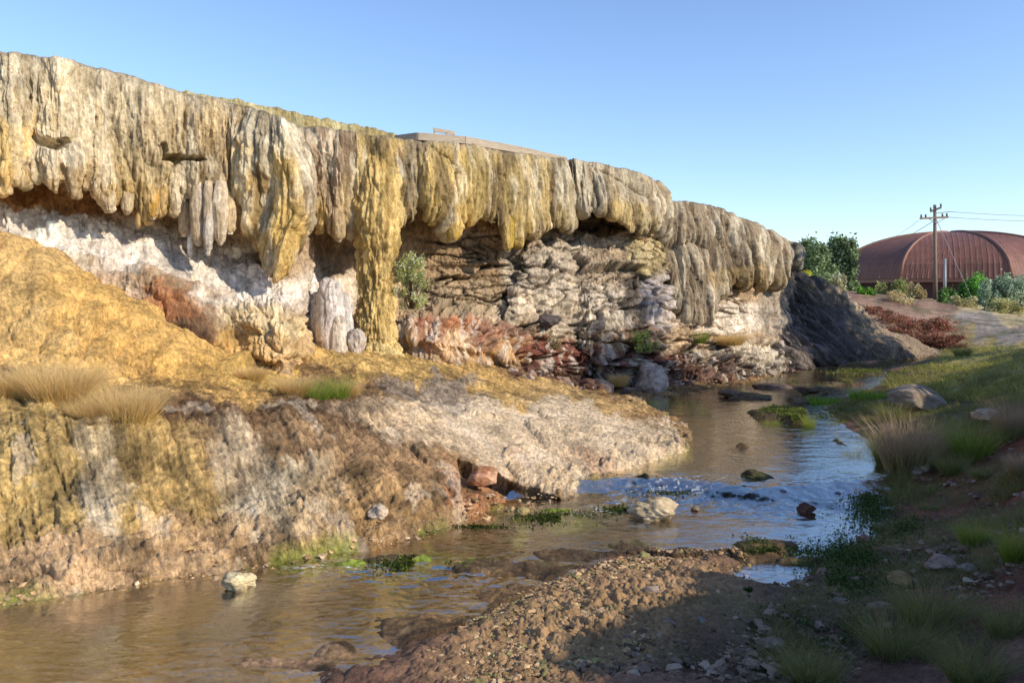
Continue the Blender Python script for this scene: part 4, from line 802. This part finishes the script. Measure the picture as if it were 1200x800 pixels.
def rslope(rg_, n):
    px = rg_.uniform(1000, 1230, n); py = rg_.uniform(430, 640, n); P_ = [ground_at(a, b) for a, b in zip(px, py)]; P_ = np.array(P_); return P_[:, 0], P_[:, 1]
tag(clods('pebbles', 380, rslope, .022, ['#8C7060', '#9C8676', '#7C5A48'], 74), 'small pale pebbles scattered over the red soil of the right bank', 'pebbles', kind='stuff')
def cfoot(rg_, n):
    px = rg_.uniform(600, 930, n); Yc = np.interp(px, [600, 700, 800, 930], [20.4, 23.0, 25.6, 30.5])-rg_.exponential(.35, n); return (px-600)/F*Yc, Yc
tag(clods('talus', 420, cfoot, .07, ['#A08E7C', '#8C7260', '#6B4C3C', '#4E4038'], 75, .8), 'broken travertine rubble fallen along the cliff foot', 'talus', kind='stuff')

# ------------------------------------------------------------------ grass
def blades(n, r, h, wd_, lean, cols_, seed, dens=1., tipcol=None, droop=.5):
    rg_ = np.random.default_rng(seed); a = rg_.uniform(0, 6.28, n); rr = r*np.sqrt(rg_.uniform(0, 1, n)); bx_, by_ = rr*np.cos(a), rr*np.sin(a)*.8
    H = h*rg_.uniform(.45, 1.05, n); az = a+rg_.normal(0, .9, n); ln = lean*rg_.uniform(.1, 1.2, n)+.12*rr/r; w = wd_*rg_.uniform(.6, 1.3, n); fa = rg_.uniform(0, 3.14, n)
    vs = []; ts = (0, .35, .7, 1.)
    for t in ts:
        hor = H*(ln*t+droop*ln*t*t*1.3); z = H*t*(1-.35*droop*ln*t*t) ; cx, cy = bx_+hor*np.cos(az), by_+hor*np.sin(az); k = w*(1-t*.88)
        vs.append(np.stack([cx-k*np.cos(fa), cy-k*np.sin(fa), z], -1)); vs.append(np.stack([cx+k*np.cos(fa), cy+k*np.sin(fa), z], -1))
    Vv = np.stack(vs, 1); ix = np.arange(n)[:, None, None]*8; Fv = (ix+np.array([[0, 1, 3, 2], [2, 3, 5, 4], [4, 5, 7, 6]])[None]).reshape(-1, 4)
    cc_ = np.array([C(c, 1.0) for c in cols_])[rg_.integers(0, len(cols_), n)]*rg_.uniform(.7, 1.3, (n, 1)); cc_ = np.repeat(cc_[:, None], 8, 1)
    if tipcol: tt = np.array([0, 0, .2, .2, .6, .6, 1, 1])[None, :, None]; cc_ = cc_*(1-tt*.8)+C(tipcol, 1.05)*tt*.8
    return Vv.reshape(-1, 3), Fv, cc_.reshape(-1, 3)
def blade_mesh(name, *a, **k):
    v, f, c = blades(*a, **k); me = mesh_np(name, v, f, np.clip(c, .005, .8)); me.materials.append(M['grass']); return me
GM = {
 'green': [blade_mesh('grass_tuft', 700, .16, .42, .0032, .55, ['#6F8A2A', '#86A035', '#557022', '#9AA845'], 80+i, tipcol='#A9AA55') for i in range(3)],
 'dark': [blade_mesh('grass_tuft', 750, .20, .36, .0028, .8, ['#70803E', '#84904A', '#5C6C34', '#A09860'], 90+i, tipcol='#9A8F5C') for i in range(3)],
 'tan': [blade_mesh('grass_tuft', 2600, .30, .40, .0034, .55, ['#E0BC70', '#E6C47C', '#C8A45C', '#AFA058'], 100+i, tipcol='#F2CC94') for i in range(3)],
 'pink': [blade_mesh('grass_tuft', 1300, .24, .42, .0032, .6, ['#A0955E', '#7E8044', '#B09A70'], 110+i, tipcol='#D0A892') for i in range(2)],
 'lush': [blade_mesh('grass_tuft', 700, .30, .16, .0035, .5, ['#7FA32E', '#94B83C', '#688C26'], 120+i) for i in range(2)],
}
NG = [0]
def tuft(px, py, w, h, kind, label, group=None, Y=None, wx=1.0):
    """w,h photo pixels"""
    p = ground_at(px, py) if Y is None else W(px, py, Y); me = GM[kind][NG[0] % len(GM[kind])]; NG[0] += 1
    s = p[1]/F; bh = {'green': .42, 'dark': .36, 'tan': .40, 'pink': .42, 'lush': .16}[kind]; br = {'green': .38, 'dark': .42, 'tan': .42, 'pink': .42, 'lush': .34}[kind]
    o = bpy.data.objects.new('grass_tuft', me); COLL.objects.link(o); o.location = (p[0], p[1], p[2]-.01); sx = w*s/2/br; o.scale = (sx, sx*.8, h*s/bh); o.rotation_euler = (0, 0, random.uniform(-.5, .5))
    return tag(o, label, 'grass', group)
tuft(70, 478, 100, 58, 'tan', 'tall tan grass clump on the left bank crest, uppermost of the pair')
tuft(148, 500, 90, 52, 'tan', 'fluffy pinkish tan seed grass clump right of the tall tan one')
tuft(8, 470, 60, 40, 'tan', 'tan grass clump cut by the left edge of the picture')
tuft(105, 497, 60, 32, 'tan', 'short tan grass between the two larger straw clumps')
tuft(395, 474, 46, 40, 'green', 'green reedy tuft on the brown bank below the orange boulders')
tuft(372, 474, 50, 34, 'green', 'greenish yellow tuft just left of the green reedy one')
tuft(345, 466, 50, 28, 'tan', 'straw coloured tuft left of the green tufts on the bank')
tuft(292, 446, 44, 18, 'tan', 'small golden straw tuft at the right end of the yellow slope')
tuft(410, 468, 30, 24, 'tan', 'short straw fringe right of the green reedy tuft')
tuft(790, 485, 62, 18, 'lush', 'bright green grass patch at the tip of the pale shelf')
tuft(820, 487, 30, 12, 'lush', 'small bright green patch right beside the shelf grass')
tuft(1015, 468, 42, 14, 'lush', 'bright green island tuft in the far channel, the right one')
tuft(965, 474, 44, 12, 'lush', 'yellow green island tuft in the far channel, the left one')
tuft(1140, 540, 90, 56, 'green', 'large bright green grass clump on the right bank')
tuft(1100, 532, 50, 40, 'dark', 'dark green grass between the pinkish and bright clumps')
tuft(1066, 553, 90, 72, 'pink', 'big dark clump with pinkish seed heads near the right water edge')
tuft(1040, 542, 60, 50, 'dark', 'dark tuft leaning to the stream left of the pinkish clump')
tuft(1185, 515, 60, 50, 'pink', 'brownish grass clump at the right picture edge above the red soil')
tuft(1045, 496, 50, 30, 'dark', 'green reeds in front of the pale boulder slab')
tuft(1118, 555, 60, 34, 'dark', 'low dark tuft below the large bright green clump')
tuft(1188, 660, 60, 54, 'green', 'yellow green grass clump at the right edge on the lower bank')
tuft(1140, 640, 50, 34, 'green', 'sparse green tuft left of the lower edge clump')
tuft(1128, 418, 40, 18, 'dark', 'olive tuft on the far bank crest below the red brush')
tuft(1090, 735, 110, 64, 'dark', 'wide dark grass clump low on the near right bank')
tuft(1050, 770, 120, 60, 'dark', 'dark arching grass right of centre along the bottom edge')
tuft(950, 800, 110, 52, 'dark', 'dark grass clump at the bottom edge on the mud')
tuft(1140, 800, 110, 56, 'dark', 'dark grass clump at the bottom edge near the right corner')
tuft(1180, 745, 80, 44, 'dark', 'dark grass clump beside the right edge above the corner')
tuft(1000, 545, 30, 22, 'dark', 'small dark tuft on the weedy water edge by the riffle')
tuft(905, 504, 26, 14, 'green', 'thin green tuft on the small mud spit in the pool')
tuft(948, 507, 22, 24, 'green', 'upright reed tuft at the right end of the mud spit')
tuft(725, 452, 24, 16, 'tan', 'small straw tuft among rocks at the cliff foot', Y=22.8)
tuft(855, 404, 40, 14, 'tan', 'golden grass on the cliff shelf under the far curtain', Y=27.6)
tuft(820, 402, 30, 18, 'green', 'yellow green tuft on the cliff shelf left of the golden grass', Y=26.9)
tuft(1150, 560, 40, 18, 'dark', 'tiny dark tuft on red soil right of the low dark one')
tuft(1090, 600, 40, 16, 'dark', 'small dark tuft on the bare red slope')
tuft(1195, 560, 40, 34, 'pink', 'brown grass tuft at the right edge beside red soil')
# ground cover
def cover(name, n, sampler, cols_, h, wd_, seed, label, cat, tip=None, lean=.8, dmin=.02, bunch=0):
    rg_ = np.random.default_rng(seed)
    if bunch:
        X, Y = sampler(rg_, n//bunch); r_ = np.repeat(rg_.uniform(.03, .13, len(X)), bunch); X = np.repeat(X, bunch)+rg_.normal(size=len(r_))*r_; Y = np.repeat(Y, bunch)+rg_.normal(size=len(r_))*r_
    else: X, Y = sampler(rg_, n)
    z, d_, _ = terrain(X, Y); k = (d_ > dmin) | (z > .155); X, Y, z = X[k], Y[k], z[k]; n = len(X)
    v, f, c = blades(n, .001, h, wd_, lean, cols_, seed, tipcol=tip); v = v.reshape(n, 8, 3); sc = (Y/14.)[:, None, None]**.35; v = v*sc
    v[..., 0] += X[:, None]; v[..., 1] += Y[:, None]; v[..., 2] += z[:, None]; me = mesh_np(name, v, f, np.clip(c, .005, .8)); me.materials.append(M['grass'])
    tag(obj(name, me), label, cat, kind='stuff')
def clustered(x0, x1, y0, y1, thr, seed, fq=.9):
    def f(rg_, n):
        px = rg_.uniform(x0, x1, n*2); py = rg_.uniform(y0, y1, n*2); Y = np.zeros(n*2)
        Yg = 2799/(py-HZ)
        for _ in range(6): Yg = (EYE-terrain((px-600)/F*Yg, Yg)[0])*F/(py-HZ)
        X = (px-600)/F*Yg; k = (fbm2(X*fq, Yg*fq, 3, seed) > thr) & (Yg > 4) & (Yg < 60); X, Yg = X[k], Yg[k]
        return X[:n], Yg[:n]
    return f
cover('meadow_grass', 16000, clustered(1040, 1290, 402, 470, -.25, 1), ['#9CA044', '#B8B058', '#7F8A38', '#C8B868'], .14, .006, 131, 'short sunlit grass covering the far right bank slope', 'grass')
cover('bank_grass', 50000, clustered(980, 1290, 440, 620, -.15, 2), ['#76823E', '#8C8A4C', '#626E34'], .15, .004, 132, 'short patchy grass over the shaded right bank', 'grass', '#A09060', bunch=45)
cover('sparse_grass', 40000, clustered(900, 1290, 600, 830, -.05, 3, 1.4), ['#6C7438', '#7E7E46', '#9A8E5C'], .13, .0028, 133, 'sparse thin grass on the near right mud and soil', 'grass', '#A09468', bunch=50)
cover('channel_sedge', 9000, clustered(890, 1110, 428, 505, -.1, 4), ['#73803A', '#8A9444', '#5C6A2E'], .10, .006, 134, 'green sedge carpeting the flats of the far channel', 'sedge', dmin=-.1)
# leafy ground weeds
def leaves(n, cx, cy, cz, size, cols_, rg_, kk=.62):
    c = np.stack([cx, cy, cz], -1); a = rg_.normal(size=(n, 3)); a /= np.linalg.norm(a, axis=1, keepdims=True); b = rg_.normal(size=(n, 3)); b = np.cross(a, b); b /= np.linalg.norm(b, axis=1, keepdims=True)
    s = size*rg_.uniform(.6, 1.4, (n, 1)); Vv = np.stack([c-a*s, c+b*s*.5, c+a*s, c-b*s*.5], 1); Fv = np.arange(n*4).reshape(n, 4)
    cc_ = np.array([C(q, kk) for q in cols_])[rg_.integers(0, len(cols_), n)]*rg_.uniform(.6, 1.4, (n, 1)); return Vv.reshape(-1, 3), Fv, np.repeat(cc_, 4, 0)
def weeds(name, n, sampler, cols_, size, seed, label, hmax=.07):
    rg_ = np.random.default_rng(seed); X, Y = sampler(rg_, n); z = np.maximum(terrain(X, Y)[0], .0); n = len(X); v, f, c = leaves(n, X, Y, z+rg_.uniform(.0, hmax, n), size, cols_, rg_)
    me = mesh_np(name, v, f, np.clip(c, .005, .8)); me.materials.append(M['leaf']); tag(obj(name, me), label, 'weeds', kind='stuff')
def multi(*bs):
    def f(rg_, n):
        xs, ys = [], []
        for (cx, cy, rx, ry, w) in bs:
            k = int(n*w); a = rg_.uniform(0, 6.28, k); r = np.clip(np.abs(rg_.normal(0, .55, k)), 0, 1.7); px = cx+rx*r*np.cos(a); py = cy+ry*r*np.sin(a); Y = 2799/(py-HZ)
            for _ in range(6): Y = (EYE-np.maximum(terrain((px-600)/F*Y, Y)[0], 0))*F/(py-HZ)
            X = (px-600)/F*Y; q = fbm2(X*2.2, Y*2.2, 3, 9) > -.25; xs.append(X[q]); ys.append(Y[q])
        return np.concatenate(xs), np.concatenate(ys)
    return f
weeds('leafy_weeds', 34000, multi((880,698,50,16,.14),(1000,655,62,26,.25),(985,690,60,20,.12),(1020,590,36,40,.16),(960,545,40,30,.12),(900,635,36,9,.04),(990,480,60,12,.05),(1060,620,50,26,.06),(960,740,90,40,.06)), ['#4F6A2A', '#5F7C34', '#42582A', '#6E8A3C'], .016, 141, 'low green leafy weeds spreading along the shaded water edge')
weeds('yellow_weeds', 9000, multi((930,492,60,9,.3),(870,460,50,5,.15),(1010,440,60,8,.3),(1060,430,60,8,.25)), ['#8A9A40', '#A5A850', '#6E8034'], .03, 142, 'yellow green water weeds on the mud spits of the far channel', .1)
weeds('algae', 9000, multi((650,607,50,8,.25),(478,663,45,9,.25),(725,598,30,5,.1),(830,577,100,5,.25),(905,645,60,6,.1),(560,618,60,3,.05)), ['#4A5420', '#5E6C22', '#333A18', '#6C7C28'], .018, 143, 'dark green algae mats clinging to stones in the stream', .03)

# ------------------------------------------------------------------ bushes and trees
def bush(name, base, rx, ry, h, n, size, cols_, seed, label, cat, group=None, trunk=None, clumps=26, low=.05, gap=.30, kk=1.35, stemcol=None):
    rg_ = np.random.default_rng(seed); r = empty(name, tuple(base), label, cat, group)
    a = rg_.uniform(0, 6.28, clumps); zc = rg_.uniform(low, .9, clumps); rad = np.sqrt(np.clip(1-((zc-.42)/.62)**2, .05, 1))*rg_.uniform(.25, .85, clumps)
    cx, cy, cz = rad*np.cos(a)*rx, rad*np.sin(a)*ry, zc*h; cs = rg_.uniform(.6, 1.3, clumps)*gap
    i = rg_.integers(0, clumps, n); p = rg_.normal(size=(n, 3)); p /= np.linalg.norm(p, axis=1, keepdims=True); p *= rg_.uniform(.2, 1, (n, 1))**.5*np.where(rg_.uniform(size=(n, 1)) < .14, rg_.uniform(1.1, 1.7, (n, 1)), 1.0); p *= (1+.25*fbm2(p[:, 0]*3+i, p[:, 1]*3+p[:, 2]*2, 2, seed))[:, None]
    X = cx[i]+p[:, 0]*cs[i]*rx; Y = cy[i]+p[:, 1]*cs[i]*ry; Z = np.clip(cz[i]+p[:, 2]*cs[i]*h*.62, 0, None)
    v, f, c = leaves(n, X, Y, Z, size, cols_, rg_, kk); tone = rg_.uniform(.7, 1.25, clumps)[i]; c = c*np.repeat(tone, 4)[:, None]
    me = mesh_np('crown', v, f, np.clip(c, .005, .7)); me.materials.append(M['leaf']); obj('crown', me, r)
    tb = MB(); b = np.array(base, float); tr = trunk or .03
    if trunk: tb.tube([b-np.array([0, 0, .1]), b+np.array([.02*h, 0, h*.25]), b+np.array([-.02*h, 0, h*.55])], [tr, tr*.8, tr*.4], 8)
    for k in range(0, clumps, 2 if trunk else 1):
        s0 = b+(np.array([0, 0, h*rg_.uniform(.15, .45)]) if trunk else np.array([rx*.05*rg_.normal(), ry*.05*rg_.normal(), 0])); e_ = b+np.array([cx[k], cy[k], cz[k]]); m_ = s0*.5+e_*.5+np.array([0, 0, .06*h])
        tb.tube([s0, m_, e_], [tr*.4, tr*.28, tr*.08], 5)
    tb.build('trunk' if trunk else 'stems', M['bark'], r, smooth=True); return r
def gb(px, Y, dz=0): X = (px-600)/F*Y; return (X, Y, float(terrain(np.array([X]), np.array([float(Y)]))[0][0])+dz)
def bushpx(px, top, bottom, w, Y, n, size, cols_, seed, label, name='bush', cat='bush', **k):
    X = (px-600)/F*Y; z0 = EYE+(HZ-bottom)/F*Y; h = (bottom-top)/F*Y; return bush(name, (X, Y, z0), w/2/F*Y, w/2/F*Y*.8, h, n, size, cols_, seed, label, cat, **k)
DG = ['#66784C', '#74865A', '#56683F', '#8E9A70']
bushpx(955, 283, 352, 60, 62, 9000, .15, DG, 151, 'rounded green tree at the cliff end, left of the pair', 'tree', 'tree', trunk=.25, clumps=38, kk=1.35)
bushpx(987, 280, 352, 46, 66, 8000, .15, DG, 152, 'green tree between the left tree and the dome, right of the pair', 'tree', 'tree', trunk=.25, clumps=38, kk=1.35)
bushpx(940, 316, 345, 24, 48, 2500, .09, ['#C9B23A', '#A9A838', '#D6C050'], 153, 'small yellow flowering bush behind the cliff end')
bushpx(948, 318, 345, 18, 50, 1500, .09, ['#8C9A40', '#6F8238'], 154, 'small green bush right behind the yellow flowering one')
bushpx(983, 322, 352, 20, 50, 2500, .07, ['#B9AE84', '#C6BC94', '#9C9668'], 155, 'pale straw coloured brush on the mound crest')
bushpx(1047, 322, 366, 46, 58, 7000, .09, ['#8E9450', '#A8A464', '#747C42'], 156, 'olive shrub in front of the dome wall left of the utility pole')
bushpx(1014, 337, 362, 26, 52, 3500, .08, ['#6F9A34', '#86AE44', '#5C8230'], 157, 'bright green low bush left of the olive shrub')
bushpx(1072, 334, 366, 28, 56, 3500, .08, ['#B09C6C', '#9C8E5E', '#C2AE80'], 158, 'dry tan shrub between the olive shrub and the pole')
bushpx(1052, 343, 374, 44, 50, 5000, .07, ['#CDB07C', '#B8985F', '#D8C090'], 159, 'pale dry grass hummock in front of the olive shrub')
bushpx(1111, 337, 368, 22, 56, 3500, .08, ['#58783A', '#6C8C46', '#486632'], 160, 'dark green bush at the foot of the utility pole')
bushpx(1140, 322, 366, 36, 60, 6000, .09, ['#5E8A38', '#74A046', '#4C7230'], 161, 'leafy bright green bush right of the pole before the dome')
bushpx(1160, 329, 368, 30, 57, 4000, .09, ['#8C9C7C', '#9CAA8C', '#74866A'], 162, 'grey green bush right of the bright green one')
bushpx(1185, 322, 372, 44, 57, 7000, .09, ['#8E9E7C', '#A6B394', '#788A66'], 163, 'tall silvery sage bush near the right picture edge')
bushpx(1215, 320, 372, 44, 60, 6000, .09, ['#7E8E6C', '#8CA07C'], 164, 'silvery bush cut by the right picture edge')
bushpx(1128, 345, 372, 40, 54, 4000, .07, ['#B8A878', '#9CA060', '#CDBB8C'], 165, 'yellowish brush below the bright green bush')
bushpx(1172, 350, 376, 50, 52, 5000, .07, ['#A8A468', '#8C9450', '#C0B080'], 166, 'olive yellow brush along the right below the silvery bushes')
RD = ['#A8604C', '#B4705A', '#8C4E40', '#BC8A6C', '#C4A080', '#A08A60']
i = 0
for px, top, bot, w, Y, lab in ((1022,350,372,44,47,'red brown brush at the top of the slope beside the mound'),(1045,358,384,50,45,'red brown brush below the pale grass hummock'),(1068,362,392,50,43,'reddest dense brush in the middle of the red slope'),(1090,362,394,50,43,'deep red brush below the utility pole'),(1108,364,390,36,45,'red brush at the right end of the upper red row'),(1080,380,406,60,40,'dark red brush low on the slope near the mound foot'),(1110,384,408,54,39,'rusty brown low brush at the bottom right of the red slope'),(1055,376,398,36,41,'rusty brush hugging the edge of the grey mound')):
    i += 1; bushpx(px, top+(bot-top)*.35, bot+4, w*1.25, Y, 4500, .055, RD if i != 7 else ['#8C5A44', '#A8765A', '#7A4A38'], 170+i, lab, 'red_shrub', 'shrub', kk=.85, group='red brush covering the slope beside the mound', clumps=34)
bushpx(483, 296, 362, 50, 18.9, 3600, .030, ['#8E9455', '#A3A568', '#72793F', '#B8B488'], 181, 'wispy olive bush growing on the ledge right of the flowstone column', clumps=48, gap=.20, kk=1.9)
bushpx(755, 388, 412, 34, 23.6, 1200, .035, ['#8A9A48', '#6E7E38', '#B0A860'], 182, 'small yellow green bush on the rubble ledge of the cliff')
bushpx(650, 392, 410, 20, 21.6, 0+300, .03, ['#7A6A48', '#8C7A50'], 183, 'tiny dry bush among the rubble under the grey blocks')

# trees added unseen beyond the right edge to shade the boulder and the mound
for i, (X, Y, h, w) in enumerate(((22,14.5,8.5,3.6),(28,26,9.5,4.2))):
    bush('cottonwood_tree', gb(600+F*X/Y, Y), w, w, h, 8000, .2, DG, 190+i, ['spreading cottonwood tree on the right rise nearest the camera', 'tallest cottonwood farthest back on the right rise'][i], 'tree', None, trunk=.3, clumps=40, low=.2)

# ------------------------------------------------------------------ light, sky, camera
sd = Vector((.88, -.475, 0)).normalized(); EL = math.radians(30)
sun = bpy.data.lights.new('sun', 'SUN'); sun.energy = 5.0; sun.angle = math.radians(.5); sun.color = (1, .89, .72)
so = bpy.data.objects.new('sun', sun); COLL.objects.link(so); vec = Vector((sd.x*math.cos(EL), sd.y*math.cos(EL), math.sin(EL))); so.rotation_euler = vec.to_track_quat('Z', 'Y').to_euler()
w = bpy.data.worlds.new('World'); scene.world = w; w.use_nodes = True; nt = w.node_tree; bg = nt.nodes['Background']
sky = nt.nodes.new('ShaderNodeTexSky'); sky.sky_type = 'NISHITA'; sky.sun_disc = False; sky.sun_elevation = EL; sky.sun_rotation = math.atan2(sd.x, sd.y); sky.air_density = 1.0; sky.dust_density = .3; sky.ozone_density = 2.0
tint = nt.nodes.new('ShaderNodeVectorMath'); tint.operation = 'MULTIPLY'; tint.inputs[1].default_value = (1.30, 1.38, 1.56)
nt.links.new(sky.outputs[0], tint.inputs[0]); nt.links.new(tint.outputs[0], bg.inputs['Color']); bg.inputs['Strength'].default_value = .15
cam = bpy.data.cameras.new('camera'); cam.lens = 28.0; cam.sensor_width = 36; cam.clip_end = 3000; cam.shift_y = -(400-HZ)/1200
co = bpy.data.objects.new('camera', cam); COLL.objects.link(co); co.location = (0, 0, EYE); co.rotation_euler = (math.pi/2, 0, 0); scene.camera = co
scene.view_settings.view_transform = 'Standard'; scene.view_settings.look = 'None'; scene.view_settings.exposure = 0
scene.cycles.max_bounces = 6; scene.cycles.transparent_max_bounces = 12
